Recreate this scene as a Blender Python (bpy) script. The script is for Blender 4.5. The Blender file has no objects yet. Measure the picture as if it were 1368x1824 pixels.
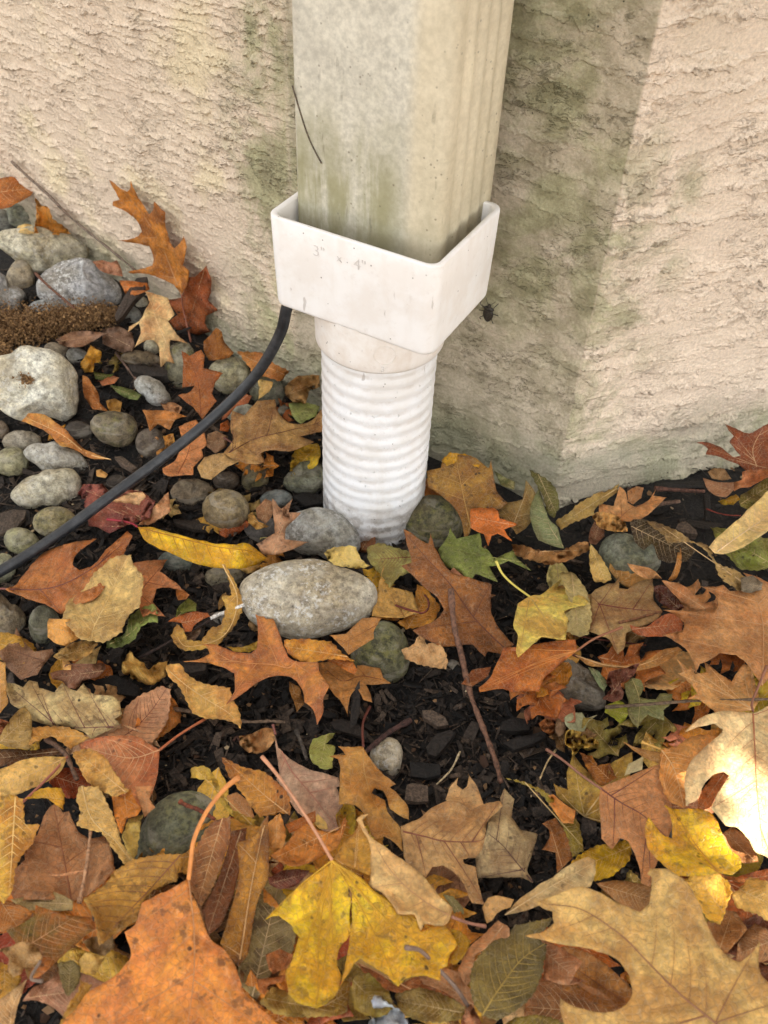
import bpy, bmesh, math, random
import numpy as np
from mathutils import Vector
from mathutils.geometry import delaunay_2d_cdt
random.seed(7); RNG = np.random.default_rng(11)
S = bpy.context.scene
COL = S.collection
R_ = math.radians

# ------------------------------------------------------------------ camera
FPX, CXP, CYP, CAMH = 1690.57, 684.0, 912.0, 0.5548
PITCH, ROLL = R_(44.9345), R_(2.8765)
FWD = np.array([0, math.cos(PITCH), -math.sin(PITCH)])
_r = np.array([1.0, 0, 0]); _u = np.cross(_r, FWD)
RGT = _r*math.cos(ROLL) + _u*math.sin(ROLL)
UPV = -_r*math.sin(ROLL) + _u*math.cos(ROLL)
CAM = np.array([0, 0, CAMH])
cd = bpy.data.cameras.new('camera'); cam = bpy.data.objects.new('camera', cd); COL.objects.link(cam)
cd.sensor_fit = 'VERTICAL'; cd.sensor_height = 36; cd.sensor_width = 27
cd.lens = FPX/1824*36; cd.clip_start = 0.01; cd.clip_end = 200
M = np.eye(4); M[:3, 0] = RGT; M[:3, 1] = UPV; M[:3, 2] = -FWD; M[:3, 3] = CAM
from mathutils import Matrix
cam.matrix_world = Matrix(M.tolist())
cd.dof.use_dof = True; cd.dof.focus_distance = 0.66; cd.dof.aperture_fstop = 13
S.camera = cam

# ------------------------------------------------------------------ light
SUN_AZ, SUN_EL = R_(-38), R_(46)            # direction towards the sun: azimuth from +x, elevation
SUND = np.array([math.cos(SUN_EL)*math.cos(SUN_AZ), math.cos(SUN_EL)*math.sin(SUN_AZ), math.sin(SUN_EL)])
w = bpy.data.worlds.new('World'); S.world = w; w.use_nodes = True
nt = w.node_tree; bg = nt.nodes['Background']
sky = nt.nodes.new('ShaderNodeTexSky'); sky.sky_type = 'NISHITA'; sky.sun_disc = False
sky.sun_elevation = SUN_EL; sky.sun_rotation = math.pi/2 - SUN_AZ
sky.air_density = 1.0; sky.dust_density = 3.0; sky.ozone_density = 1.0
hs = nt.nodes.new('ShaderNodeHueSaturation'); hs.inputs['Saturation'].default_value = 0.06
nt.links.new(sky.outputs[0], hs.inputs['Color']); nt.links.new(hs.outputs[0], bg.inputs['Color'])
bg.inputs['Strength'].default_value = 0.12
sl = bpy.data.lights.new('sun', 'SUN'); sl.energy = 4.8; sl.angle = R_(0.5); sl.color = (1.0, 0.93, 0.82)
so = bpy.data.objects.new('sun', sl); COL.objects.link(so)
so.rotation_euler = Vector(SUND).to_track_quat('Z', 'Y').to_euler(); so.location = (3, -2, 4)
S.view_settings.view_transform = 'Standard'; S.view_settings.look = 'None'
S.view_settings.gamma = 1; S.view_settings.exposure = 2.2; S.view_settings.use_curve_mapping = False
S.cycles.max_bounces = 6; S.cycles.diffuse_bounces = 3; S.cycles.glossy_bounces = 2
S.cycles.transmission_bounces = 3; S.cycles.use_denoising = True

# ------------------------------------------------------------------ helpers
def ray(x, y):
    x = np.asarray(x, float); y = np.asarray(y, float)
    return FWD + np.multiply.outer((x-CXP)/FPX, RGT) - np.multiply.outer((y-CYP)/FPX, UPV)
def at(x, y, z=0.0):                         # where the sight line of a photo point meets height z
    d = ray(x, y); t = (z-CAMH)/d[..., 2]
    return CAM + d*t[..., None] if d.ndim > 1 else CAM + d*t
def nrm(v): v = np.asarray(v, float); return v/np.linalg.norm(v)
def s2l(c):
    out = []
    for v in c:
        v /= 255.0; out.append(v/12.92 if v <= .04045 else ((v+.055)/1.055)**2.4)
    return out
def _h(ix, iy, iz, seed):
    n = (ix*374761393 + iy*668265263 + iz*2147483647 + seed*974634777) & 0xffffffff
    n = ((n ^ (n >> 13))*1274126177) & 0xffffffff
    return ((n ^ (n >> 16)) & 0xffff)/32767.5 - 1
def noise(P, seed=0):                        # smooth value noise, vectorised, about -1..1
    P = np.asarray(P, float)
    if P.shape[1] == 2: P = np.c_[P, np.zeros(len(P))]
    i = np.floor(P).astype(np.int64); f = P-i; f = f*f*f*(f*(f*6-15)+10); r = 0
    for a in (0, 1):
        for b in (0, 1):
            for c in (0, 1):
                wgt = (f[:, 0] if a else 1-f[:, 0])*(f[:, 1] if b else 1-f[:, 1])*(f[:, 2] if c else 1-f[:, 2])
                r = r + wgt*_h(i[:, 0]+a, i[:, 1]+b, i[:, 2]+c, seed)
    return r
def fbm(P, o=3, seed=0):
    r = 0; a = 1; P = np.asarray(P, float)
    for k in range(o): r = r + a*noise(P*2**k, seed+k*17); a *= .5
    return r
def tag(o, label=None, cat=None, group=None, kind=None):
    if label: o['label'] = label
    if cat: o['category'] = cat
    if group: o['group'] = group
    if kind: o['kind'] = kind
    return o
def mesh_obj(name, V, F, mat=None, parent=None, loc=None, smooth=True):
    V = np.asarray(V, float)
    l = np.array(loc if loc is not None else (0, 0, 0), float)
    me = bpy.data.meshes.new(name); me.from_pydata((V-l).tolist(), [], [list(f) for f in F])
    if smooth: me.polygons.foreach_set('use_smooth', [True]*len(me.polygons))
    if mat: me.materials.append(mat)
    me.update()
    o = bpy.data.objects.new(name, me); COL.objects.link(o)
    if parent is not None:
        o.parent = parent; pl = np.array(parent['_w']) if '_w' in parent else np.array(parent.location); o.location = l-pl
    else: o.location = l
    return o
def tube_geo(P, r, n=7, cap=True):
    P = np.asarray(P, float); m = len(P); r = np.full(m, r) if np.isscalar(r) else np.asarray(r, float)
    T = np.gradient(P, axis=0); T /= np.linalg.norm(T, axis=1)[:, None]+1e-12
    a = np.cross(T[0], [0, 0, 1.0]);
    if np.linalg.norm(a) < .1: a = np.cross(T[0], [1.0, 0, 0])
    V = []
    for k in range(m):
        a = a - T[k]*(a@T[k]); a /= np.linalg.norm(a); b = np.cross(T[k], a)
        for j in range(n):
            t = 2*math.pi*j/n; V.append(P[k]+r[k]*(a*math.cos(t)+b*math.sin(t)))
    F = [(k*n+j, k*n+(j+1) % n, (k+1)*n+(j+1) % n, (k+1)*n+j) for k in range(m-1) for j in range(n)]
    if cap: F += [tuple(range(n-1, -1, -1)), tuple((m-1)*n+j for j in range(n))]
    return V, F
def spline(P, per=6):
    P = np.asarray(P, float)
    if len(P) < 3:
        return np.array([P[0]+(P[-1]-P[0])*t for t in np.linspace(0, 1, per*2)])
    Q = np.vstack([2*P[0]-P[1], P, 2*P[-1]-P[-2]]); out = []
    for k in range(1, len(Q)-2):
        for t in np.linspace(0, 1, per, endpoint=False):
            out.append(.5*((2*Q[k])+(-Q[k-1]+Q[k+1])*t+(2*Q[k-1]-5*Q[k]+4*Q[k+1]-Q[k+2])*t*t+(-Q[k-1]+3*Q[k]-3*Q[k+1]+Q[k+2])*t**3))
    out.append(P[-1]); return np.array(out)
def rise(x, y):
    s = min(max((-x-.04)/.2, 0), 1); return s*s*(3-2*s)*.028*min(max((y-.45)/.25, 0), 1)
def ground(x, y):                            # height of the mulch surface
    x = np.atleast_1d(np.asarray(x, float)); y = np.atleast_1d(np.asarray(y, float))
    s = np.clip((-x-.04)/.2, 0, 1); s = s*s*(3-2*s)
    P = np.c_[x, y]
    fade = np.clip(1.2-np.hypot(x, y-.45)/1.5, 0, 1)
    return s*.028*np.clip((y-.45)/.25, 0, 1) + fade*(noise(P*9, 3)*.004 + noise(P*40, 5)*.0018) - .004

# ------------------------------------------------------------------ materials
class NT:
    def __init__(s, name):
        s.m = bpy.data.materials.new(name); s.m.use_nodes = True; s.t = s.m.node_tree; s.t.nodes.clear()
        s.out = s.n('OutputMaterial'); s.bsdf = s.n('BsdfPrincipled'); s.l(s.bsdf, 0, s.out, 'Surface')
    def n(s, k, **kw):
        nd = s.t.nodes.new('ShaderNode'+k)
        for a, b in kw.items(): setattr(nd, a, b)
        return nd
    def l(s, a, i, b, j): s.t.links.new(a.outputs[i], b.inputs[j])
    def put(s, node, j, v):
        if isinstance(v, tuple) and len(v) == 2 and hasattr(v[0], 'outputs'): s.l(v[0], v[1], node, j)
        elif hasattr(v, 'outputs'): s.l(v, 0, node, j)
        else: node.inputs[j].default_value = v if not isinstance(v, (list, tuple)) or len(v) != 3 or node.inputs[j].type != 'RGBA' else (*v, 1)
    def noise(s, vec, scale, detail=4, rough=.55, dist=0):
        nd = s.n('TexNoise'); nd.inputs['Scale'].default_value = scale; nd.inputs['Detail'].default_value = detail
        nd.inputs['Roughness'].default_value = rough; nd.inputs['Distortion'].default_value = dist; s.put(nd, 'Vector', vec); return nd
    def voro(s, vec, scale, feature='F1', rnd=1):
        nd = s.n('TexVoronoi', feature=feature); nd.inputs['Scale'].default_value = scale; nd.inputs['Randomness'].default_value = rnd; s.put(nd, 'Vector', vec); return nd
    def ramp(s, v, a, b, ca=0.0, cb=1.0):
        nd = s.n('MapRange', interpolation_type='SMOOTHSTEP'); s.put(nd, 0, v)
        for i, x in ((1, a), (2, b), (3, ca), (4, cb)): nd.inputs[i].default_value = x
        return nd
    def math(s, op, a, b=0.0, c=None):
        nd = s.n('Math', operation=op); s.put(nd, 0, a); s.put(nd, 1, b)
        if c is not None: s.put(nd, 2, c)
        return nd
    def mix(s, f, a, b, mode='MIX'):
        nd = s.n('Mix', data_type='RGBA', blend_type=mode); s.put(nd, 0, f); s.put(nd, 6, a); s.put(nd, 7, b); return (nd, 2)
    def vscale(s, vec, v):
        nd = s.n('Mapping'); s.put(nd, 'Vector', vec); nd.inputs['Scale'].default_value = v; return nd
    def bump(s, h, dist, strength=1.0, prev=None):
        nd = s.n('Bump'); nd.inputs['Distance'].default_value = dist; nd.inputs['Strength'].default_value = strength
        s.put(nd, 'Height', h)
        if prev: s.l(prev, 0, nd, 'Normal')
        return nd
    def set(s, **kw):
        for k, v in kw.items(): s.put(s.bsdf, k.replace('_', ' '), v)
        return s.m

def mat_leaf():
    t = NT('leaf'); oi = t.n('ObjectInfo'); tc = t.n('TexCoord')
    off = t.n('VectorMath', operation='MULTIPLY_ADD'); t.l(tc, 'Object', off, 0); off.inputs[1].default_value = (1, 1, 1)
    cmb = t.n('CombineXYZ')
    for i in range(3): t.l(oi, 'Random', cmb, i)
    sc = t.n('VectorMath', operation='SCALE'); t.l(cmb, 0, sc, 0); sc.inputs['Scale'].default_value = 9.0
    t.l(sc, 0, off, 2); V = off
    c2 = t.n('Attribute', attribute_type='OBJECT', attribute_name='tint2')
    vd = t.n('Attribute', attribute_name='vd'); ed = t.n('Attribute', attribute_name='ed')
    sp = t.n('Attribute', attribute_type='OBJECT', attribute_name='spots')
    n1 = t.noise(V, 38, 5, .6, .4)
    col = t.mix(t.ramp(n1, .40, .62, 0, .85), (oi, 'Color'), (c2, 'Color'))
    # browning margin
    e = t.math('MULTIPLY', t.ramp((ed, 'Fac'), .0, .006, 1, 0), t.ramp(t.noise(V, 60, 3), .38, .6))
    col = t.mix(t.math('MULTIPLY', e, .55), col, (c2, 'Color'))
    # fine tonal grain
    n2 = t.noise(V, 260, 4, .65)
    col = t.mix(.55, col, t.mix(t.ramp(n2, .3, .7), (.56, .54, .52), (1.3, 1.3, 1.26)), 'MULTIPLY')
    n4 = t.noise(V, 75, 4, .6, .8)
    col = t.mix(.5, col, t.mix(t.ramp(n4, .36, .66), (.60, .56, .52), (1.34, 1.32, 1.25)), 'MULTIPLY')
    # reticulate veinlets
    wv = t.noise(V, 120, 2); wn = t.n('VectorMath', operation='MULTIPLY_ADD'); t.l(wv, 'Color', wn, 0); wn.inputs[1].default_value = (.0035,)*3; t.put(wn, 2, V)
    vo = t.voro(wn, 330, 'DISTANCE_TO_EDGE'); vl = t.ramp((vo, 'Distance'), 0, .09, 1, 0)
    col = t.mix(t.math('MULTIPLY', vl, .34), col, t.mix(.5, col, (.75, .62, .42)))
    # tone along the veins
    col = t.mix(t.math('MULTIPLY', t.ramp((vd, 'Fac'), 0, .0022, 1, 0), .3), col, (c2, 'Color'))
    # spots: small black flecks and larger rusty blotches
    s1 = t.voro(V, 150); k1 = t.math('MULTIPLY', t.ramp((s1, 'Distance'), .12, .22, 1, 0), t.ramp(t.noise(V, 42, 3), .46, .56))
    col = t.mix(t.math('MULTIPLY', k1, (sp, 'Fac')), col, (.03, .018, .012))
    n3 = t.noise(V, 110, 3, .7); k2 = t.ramp(n3, .57, .64)
    col = t.mix(t.math('MULTIPLY', t.math('MULTIPLY', k2, (sp, 'Fac')), .75), col, t.mix(.75, col, (.09, .04, .02)))
    hgt = t.math('ADD', t.math('MULTIPLY', vl, -.35), t.math('ADD', t.math('MULTIPLY', n2, .8), t.math('MULTIPLY', t.noise(V, 95, 3), 1.6)))
    b = t.bump(hgt, .0016, .75); t.l(b, 0, t.bsdf, 'Normal')
    gl = t.n('Attribute', attribute_type='OBJECT', attribute_name='gloss')
    t.put(t.bsdf, 'Base Color', col); t.put(t.bsdf, 'Roughness', t.ramp((gl, 'Fac'), 0, 1, .66, .22)); t.bsdf.inputs['Specular IOR Level'].default_value = .42
    tr = t.n('BsdfTranslucent'); t.put(tr, 'Color', col); mx = t.n('MixShader'); mx.inputs[0].default_value = .2
    t.l(t.bsdf, 0, mx, 1); t.l(tr, 0, mx, 2); t.l(mx, 0, t.out, 'Surface')
    return t.m
def mat_objcol(name, rough=.6, nscale=300, var=.35):
    t = NT(name); oi = t.n('ObjectInfo'); tc = t.n('TexCoord'); n = t.noise((tc, 'Object'), nscale, 4, .6)
    col = t.mix(var, (oi, 'Color'), t.mix(t.ramp(n, .3, .7), (.25, .22, .2), (1.5, 1.45, 1.4)), 'MULTIPLY')
    t.put(t.bsdf, 'Base Color', col); t.bsdf.inputs['Roughness'].default_value = rough
    t.l(t.bump(n, .0006, .6), 0, t.bsdf, 'Normal'); return t.m
def mat_stone():
    t = NT('stone'); oi = t.n('ObjectInfo'); tc = t.n('TexCoord')
    off = t.n('VectorMath', operation='MULTIPLY_ADD'); t.l(tc, 'Object', off, 0); off.inputs[1].default_value = (1, 1, 1)
    cmb = t.n('CombineXYZ')
    for i in range(3): t.l(oi, 'Random', cmb, i)
    sc = t.n('VectorMath', operation='SCALE'); t.l(cmb, 0, sc, 0); sc.inputs['Scale'].default_value = 7.0; t.l(sc, 0, off, 2); V = off
    moss = t.n('Attribute', attribute_type='OBJECT', attribute_name='moss')
    wht = t.n('Attribute', attribute_type='OBJECT', attribute_name='white')
    a = t.noise(V, 30, 5, .6, .5); b = t.noise(V, 190, 6, .7); c = t.noise(V, 700, 3, .6)
    col = t.mix(t.ramp(a, .35, .65), (oi, 'Color'), t.mix(1, (oi, 'Color'), (.72, .66, .55), 'MULTIPLY'))
    col = t.mix(.85, col, t.mix(t.ramp(b, .3, .7), (.42, .40, .37), (1.6, 1.6, 1.57)), 'MULTIPLY')
    col = t.mix(.35, col, t.mix(t.ramp(c, .35, .65), (.6, .6, .6), (1.3, 1.3, 1.3)), 'MULTIPLY')
    col = t.mix(t.ramp(t.noise(V, 14, 4, .6, 1.2), .5, .64, 0, .5), col, t.mix(1, col, (.6, .52, .42), 'MULTIPLY'))
    st = t.n('Mapping'); t.put(st, 'Vector', V); st.inputs['Rotation'].default_value = (.5, .3, .8); st.inputs['Scale'].default_value = (25, 25, 170)
    sn = t.noise(st, 1, 4, .6, .6); col = t.mix(t.ramp(sn, .5, .62, 0, .35), col, (.42, .38, .31))
    wm = t.math('MULTIPLY', t.math('MULTIPLY', t.ramp(t.noise(V, 260, 6, .75), .50, .60), t.ramp(t.noise(V, 35, 2), .42, .6)), (wht, 'Fac'))
    col = t.mix(wm, col, (.68, .67, .63))
    geo = t.n('NewGeometry'); sx = t.n('SeparateXYZ'); t.l(geo, 'Normal', sx, 0)
    mm = t.math('MULTIPLY', t.ramp(t.noise(V, 55, 6, .75), .45, .6), (moss, 'Fac'))
    col = t.mix(mm, col, t.mix(t.ramp(b, .4, .6), (.022, .026, .010), (.19, .175, .045)))
    pit = t.voro(V, 420); pk = t.math('MULTIPLY', t.ramp((pit, 'Distance'), .1, .22, 1, 0), t.ramp(t.noise(V, 90, 2), .5, .62))
    col = t.mix(t.math('MULTIPLY', pk, .75), col, (.04, .033, .025))
    t.put(t.bsdf, 'Base Color', col); t.bsdf.inputs['Roughness'].default_value = .78
    h = t.math('ADD', t.math('MULTIPLY', b, 1.0), t.math('ADD', t.math('MULTIPLY', a, 1.5), t.math('ADD', t.math('MULTIPLY', c, .4), t.math('MULTIPLY', pk, -.5))))
    t.l(t.bump(h, .0022, .8), 0, t.bsdf, 'Normal'); return t.m
def mat_mulch(name='mulch'):
    t = NT(name); tc = t.n('TexCoord'); at_ = t.n('Attribute', attribute_name='tone')
    n = t.noise((tc, 'Object'), 500, 5, .7); m = t.noise((tc, 'Object'), 60, 4)
    col = t.mix(t.ramp((at_, 'Fac'), 0, 1), (.009, .0078, .007), (.12, .085, .06))
    col = t.mix(.8, col, t.mix(t.ramp(n, .35, .68), (.4, .4, .4), (1.8, 1.75, 1.7)), 'MULTIPLY')
    t.put(t.bsdf, 'Base Color', col); t.bsdf.inputs['Roughness'].default_value = .62; t.bsdf.inputs['Specular IOR Level'].default_value = .35
    t.l(t.bump(t.math('ADD', n, m), .0015, .9), 0, t.bsdf, 'Normal'); return t.m
def mat_soil():
    t = NT('soil'); tc = t.n('TexCoord'); V = (tc, 'Object'); n = t.noise(V, 350, 6, .7); m = t.noise(V, 40, 4)
    far = t.noise(V, 1.3, 5, .6)
    sx = t.n('SeparateXYZ'); t.put(sx, 0, V)
    d = t.n('VectorMath', operation='LENGTH'); t.put(d, 0, V)
    near = t.mix(t.ramp(n, .35, .7), (.005, .005, .005), (.035, .028, .022))
    grass = t.mix(t.ramp(t.noise(V, 30, 6, .8), .35, .65), (.05, .05, .018), (.15, .12, .05))
    col = t.mix(t.ramp((d, 'Value'), 1.2, 1.7), near, t.mix(t.ramp(far, .4, .6), grass, (.22, .13, .05)))
    t.put(t.bsdf, 'Base Color', col); t.bsdf.inputs['Roughness'].default_value = .9
    t.l(t.bump(t.math('ADD', n, t.math('MULTIPLY', m, 2)), .003, .9), 0, t.bsdf, 'Normal'); return t.m
def mat_plastic(name, base, grime, dirt=.6, rough=.4, drops=False, brown=0.0):
    t = NT(name); tc = t.n('TexCoord'); V = (tc, 'Object')
    a = t.noise(V, 22, 5, .65); b = t.noise(V, 130, 5, .7); stretch = t.vscale(V, (90, 90, 14)); c = t.noise(stretch, 1, 4, .6)
    col = t.mix(t.math('MULTIPLY', t.ramp(a, .40, .62), dirt), base, grime)
    col = t.mix(t.math('MULTIPLY', t.ramp(c, .5, .75), dirt*.6), col, grime)
    col = t.mix(t.math('MULTIPLY', t.ramp(b, .55, .75), dirt*.5), col, t.mix(.5, grime, (.3, .24, .18)))
    sp = t.voro(V, 190); k = t.math('MULTIPLY', t.ramp((sp, 'Distance'), .07, .12, 1, 0), t.ramp(t.noise(V, 60, 2), .55, .6))
    col = t.mix(t.math('MULTIPLY', k, .8), col, (.09, .055, .03))
    st = t.n('Mapping'); t.put(st, 'Vector', V); st.inputs['Rotation'].default_value = (.3, .5, .2); st.inputs['Scale'].default_value = (160, 500, 60)
    k2 = t.math('MULTIPLY', t.ramp(t.noise(st, 1, 2), .68, .72), t.ramp(t.noise(V, 35, 2), .52, .6)); col = t.mix(t.math('MULTIPLY', k2, .38), col, (.16, .10, .06))
    if drops:
        sz = t.n('SeparateXYZ'); t.put(sz, 0, V); gz = t.math('COSINE', t.math('MULTIPLY', t.math('SUBTRACT', (sz, 'Z'), .002), 2*math.pi/.0108), 0)
        gm = t.math('MULTIPLY', t.ramp(gz, .2, 1.0, 0, .28), t.ramp(t.noise(V, 70, 4, .7), .42, .62)); col = t.mix(gm, col, (.42, .34, .25))
        mud = t.math('MULTIPLY', t.ramp((sz, 'Z'), .01, .05, .6, 0), t.ramp(t.noise(V, 120, 5, .7), .45, .6)); col = t.mix(mud, col, (.25, .19, .13))
    if brown: 
        k3 = t.ramp(t.noise(V, 14, 3, .6), .38, .7, 0, brown); col = t.mix(k3, col, (.5, .37, .25))
    t.put(t.bsdf, 'Base Color', col); t.put(t.bsdf, 'Roughness', t.ramp(a, .3, .7, rough-.08, rough+.2))
    h = t.math('ADD', t.math('MULTIPLY', b, .25), t.math('MULTIPLY', k, .4)); bm = t.bump(h, .0006, .5)
    if drops:
        dv = t.voro(V, 170); dm = t.math('MULTIPLY', t.ramp((dv, 'Distance'), .05, .13, 1, 0), t.ramp(t.noise(V, 90, 2), .5, .55)); bm = t.bump(dm, .0009, 1, bm)
    t.l(bm, 0, t.bsdf, 'Normal'); return t.m
def mat_downspout():
    t = NT('weathered_aluminium'); tc = t.n('TexCoord'); V = (tc, 'Object'); sx = t.n('SeparateXYZ'); t.put(sx, 0, V)
    a = t.noise(V, 26, 6, .65, .3); b = t.noise(V, 240, 5, .7); st = t.vscale(V, (60, 60, 9)); c = t.noise(st, 1, 5, .65, .4)
    col = t.mix(t.ramp(a, .4, .62), (.66, .62, .52), (.56, .525, .44))
    col = t.mix(.7, col, t.mix(t.ramp(b, .3, .7), (.72, .72, .7), (1.2, 1.2, 1.18)), 'MULTIPLY')
    # yellowed fluted side (local +x)
    col = t.mix(t.ramp((sx, 'X'), .022, .034, 0, .42), col, (.72, .58, .34))
    # algae patch low on the front, down to the collar
    zz = t.math('ADD', (sx, 'Z'), t.math('MULTIPLY', t.math('SUBTRACT', t.noise(V, 16, 4, .6), .5), .12))
    g1 = t.math('MULTIPLY', t.ramp(zz, .29, .365, 1, 0), t.ramp(c, .28, .56)); g2 = t.math('MULTIPLY', g1, t.ramp((sx, 'X'), .012, .032, 1, .15))
    col = t.mix(t.math('MULTIPLY', g2, .8), col, (.27, .25, .115))
    col = t.mix(t.math('MULTIPLY', t.ramp(zz, .235, .285, 1, 0), .5), col, (.22, .19, .11))
    k = t.math('MULTIPLY', t.ramp((t.voro(V, 220), 'Distance'), .1, .2, 1, 0), t.ramp(t.noise(V, 50, 3), .5, .6)); col = t.mix(t.math('MULTIPLY', k, .6), col, (.14, .11, .07))
    dk = t.noise(t.vscale(V, (200, 200, 40)), 1, 3, .6); col = t.mix(t.math('MULTIPLY', t.ramp(dk, .62, .74), t.ramp(a, .45, .6, 0, .6)), col, (.12, .1, .06))
    t.put(t.bsdf, 'Base Color', col); t.bsdf.inputs['Roughness'].default_value = .6
    h = t.math('ADD', t.math('MULTIPLY', b, .5), t.math('MULTIPLY', a, 1.2)); t.l(t.bump(h, .0009, .5), 0, t.bsdf, 'Normal'); return t.m
def mat_stucco():
    t = NT('stucco'); uv = t.n('UVMap', uv_map='metres'); V = uv; sx = t.n('SeparateXYZ'); t.l(uv, 0, sx, 0)
    U, Z = (sx, 'X'), (sx, 'Y')
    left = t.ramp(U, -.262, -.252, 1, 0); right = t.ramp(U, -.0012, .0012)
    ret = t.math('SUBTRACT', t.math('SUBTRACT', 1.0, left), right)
    # colour
    n1 = t.noise(V, 9, 5, .6, .4); n2 = t.noise(V, 45, 5, .65); n3 = t.noise(V, 420, 4, .7)
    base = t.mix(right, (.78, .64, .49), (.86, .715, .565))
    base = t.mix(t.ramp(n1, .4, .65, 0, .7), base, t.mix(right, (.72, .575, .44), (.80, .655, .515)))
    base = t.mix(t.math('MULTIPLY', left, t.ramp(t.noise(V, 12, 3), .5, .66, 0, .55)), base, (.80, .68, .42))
    dirt_shade = t.mix(t.ramp(n2, .38, .62), (.42, .36, .25), (.62, .53, .40))
    col = t.mix(t.math('MULTIPLY', ret, .95), base, dirt_shade)  # return face: stain and its shade beside the downspout, painted into the colour
    gn = t.ramp(t.noise(V, 16, 6, .65, .5), .40, .60); moss = t.mix(t.ramp(n2, .3, .7), (.20, .20, .09), (.42, .42, .22))
    # algae: on the return, beside the corner, left of the downspout, along the foot
    wob = t.math('MULTIPLY', t.math('SUBTRACT', t.noise(V, 14, 4), .5), .1); Uw = t.math('ADD', U, wob); Zw = t.math('ADD', Z, wob)
    g = t.math('MULTIPLY', ret, t.ramp(Zw, .09, .2, .1, .62))
    g = t.math('MAXIMUM', g, t.math('MULTIPLY', t.math('MULTIPLY', right, t.ramp(Uw, .02, .085, 1, 0)), t.ramp(Zw, .33, .25, .1, .7)))
    g = t.math('MAXIMUM', g, t.math('MULTIPLY', left, t.ramp(Uw, -.35, -.285, 0, .75)))
    foot = t.ramp(Zw, .02, .085, .85, 0)
    g = t.math('MULTIPLY', t.math('MAXIMUM', g, foot), gn)
    col = t.mix(g, col, moss)
    col = t.mix(t.ramp(Zw, .02, .06, .6, 0), col, (.52, .50, .37))
    fl = t.voro(V, 120); fk = t.math('MULTIPLY', t.ramp((fl, 'Distance'), .05, .09, 1, 0), t.ramp(t.noise(V, 18, 3), .52, .62)); col = t.mix(t.math('MULTIPLY', fk, .85), col, (.03, .025, .02))
    col = t.mix(.55, col, t.mix(t.ramp(n3, .3, .7), (.7, .69, .67), (1.2, 1.2, 1.2)), 'MULTIPLY')
    # relief: overlapping trowel ledges as a sawtooth over warped height lines
    def ledges(fz, fu, fzw, seed, sharp=.05, rag=.55):
        mp = t.n('Mapping'); t.l(uv, 0, mp, 'Vector'); mp.inputs['Scale'].default_value = (fu, fzw, 1); mp.inputs['Location'].default_value = (seed, seed*.7, seed)
        w1 = t.noise(mp, 1.0, 2, .5, .2); w2 = t.noise(V, 75, 3, .6); w3 = t.noise(V, 300, 3, .6)
        ph = t.math('ADD', t.math('MULTIPLY', Z, fz), t.math('ADD', t.math('MULTIPLY', w1, 3.2), t.math('ADD', t.math('MULTIPLY', w2, rag*1.6), t.math('MULTIPLY', w3, rag*.35))))
        fr = t.math('FRACT', ph, 0)
        up = t.ramp(fr, .0, sharp, 0, 1); dn = t.math('ADD', t.ramp(fr, sharp, .42, .62, 0), t.ramp(fr, .1, 1.0, .38, 0))
        return t.math('MULTIPLY', up, dn)
    def patch(su, sz, lo, hi, det=3):
        return t.ramp(t.noise(t.vscale(V, (su, sz, 1)), 1, det, .6, .4), lo, hi)
    fine = t.math('MULTIPLY', ledges(92, 11, 16, 3.1), patch(30, 62, .44, .53, 4))
    fine2 = t.math('MULTIPLY', ledges(150, 22, 30, 13.3, .08, .8), patch(38, 70, .49, .56, 4))
    wide = t.math('MULTIPLY', ledges(50, 6, 9, 8.7, .035, .6), patch(16, 34, .40, .52, 4))
    wide2 = t.math('MULTIPLY', ledges(85, 12, 16, 21.7, .05, .6), patch(22, 46, .50, .58, 4))
    rr = t.ramp(t.noise(t.vscale(V, (110, 230, 1)), 1, 5, .7, .9), .52, .62)
    crumb = t.math('MULTIPLY', rr, patch(20, 30, .46, .58))
    hl = t.math('ADD', t.math('MULTIPLY', fine, 1.2), t.math('ADD', t.math('MULTIPLY', fine2, .8), t.math('MULTIPLY', crumb, .35)))
    big = t.ramp(t.noise(V, 8, 3, .6, .6), .36, .58, .35, 1.15); hl = t.math('MULTIPLY', hl, big)
    hr = t.math('ADD', t.math('MULTIPLY', wide, 1.25), t.math('ADD', t.math('MULTIPLY', wide2, .8), t.math('MULTIPLY', crumb, .3)))
    hret = t.math('ADD', t.math('MULTIPLY', wide, .75), t.math('MULTIPLY', crumb, .4))
    hh = t.math('ADD', t.math('ADD', t.math('MULTIPLY', hl, left), t.math('MULTIPLY', t.math('MULTIPLY', hr, t.ramp(t.noise(V, 11, 3, .6, .6), .36, .6, .5, 1.5)), right)), t.math('MULTIPLY', hret, ret))
    grit = t.noise(V, 900, 3, .7); grit2 = t.noise(V, 330, 4, .65)
    hh = t.math('ADD', hh, t.math('MULTIPLY', grit2, .28))
    dp = t.n('Displacement'); dp.inputs['Midlevel'].default_value = .5; dp.inputs['Scale'].default_value = .0024; t.put(dp, 'Height', hh); t.l(dp, 0, t.out, 'Displacement')
    t.put(t.bsdf, 'Base Color', col); t.bsdf.inputs['Roughness'].default_value = .92; t.bsdf.inputs['Specular IOR Level'].default_value = .2
    t.l(t.bump(t.math('ADD', grit, grit2), .0012, .8), 0, t.bsdf, 'Normal')
    t.m.displacement_method = 'BOTH'; return t.m

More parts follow.
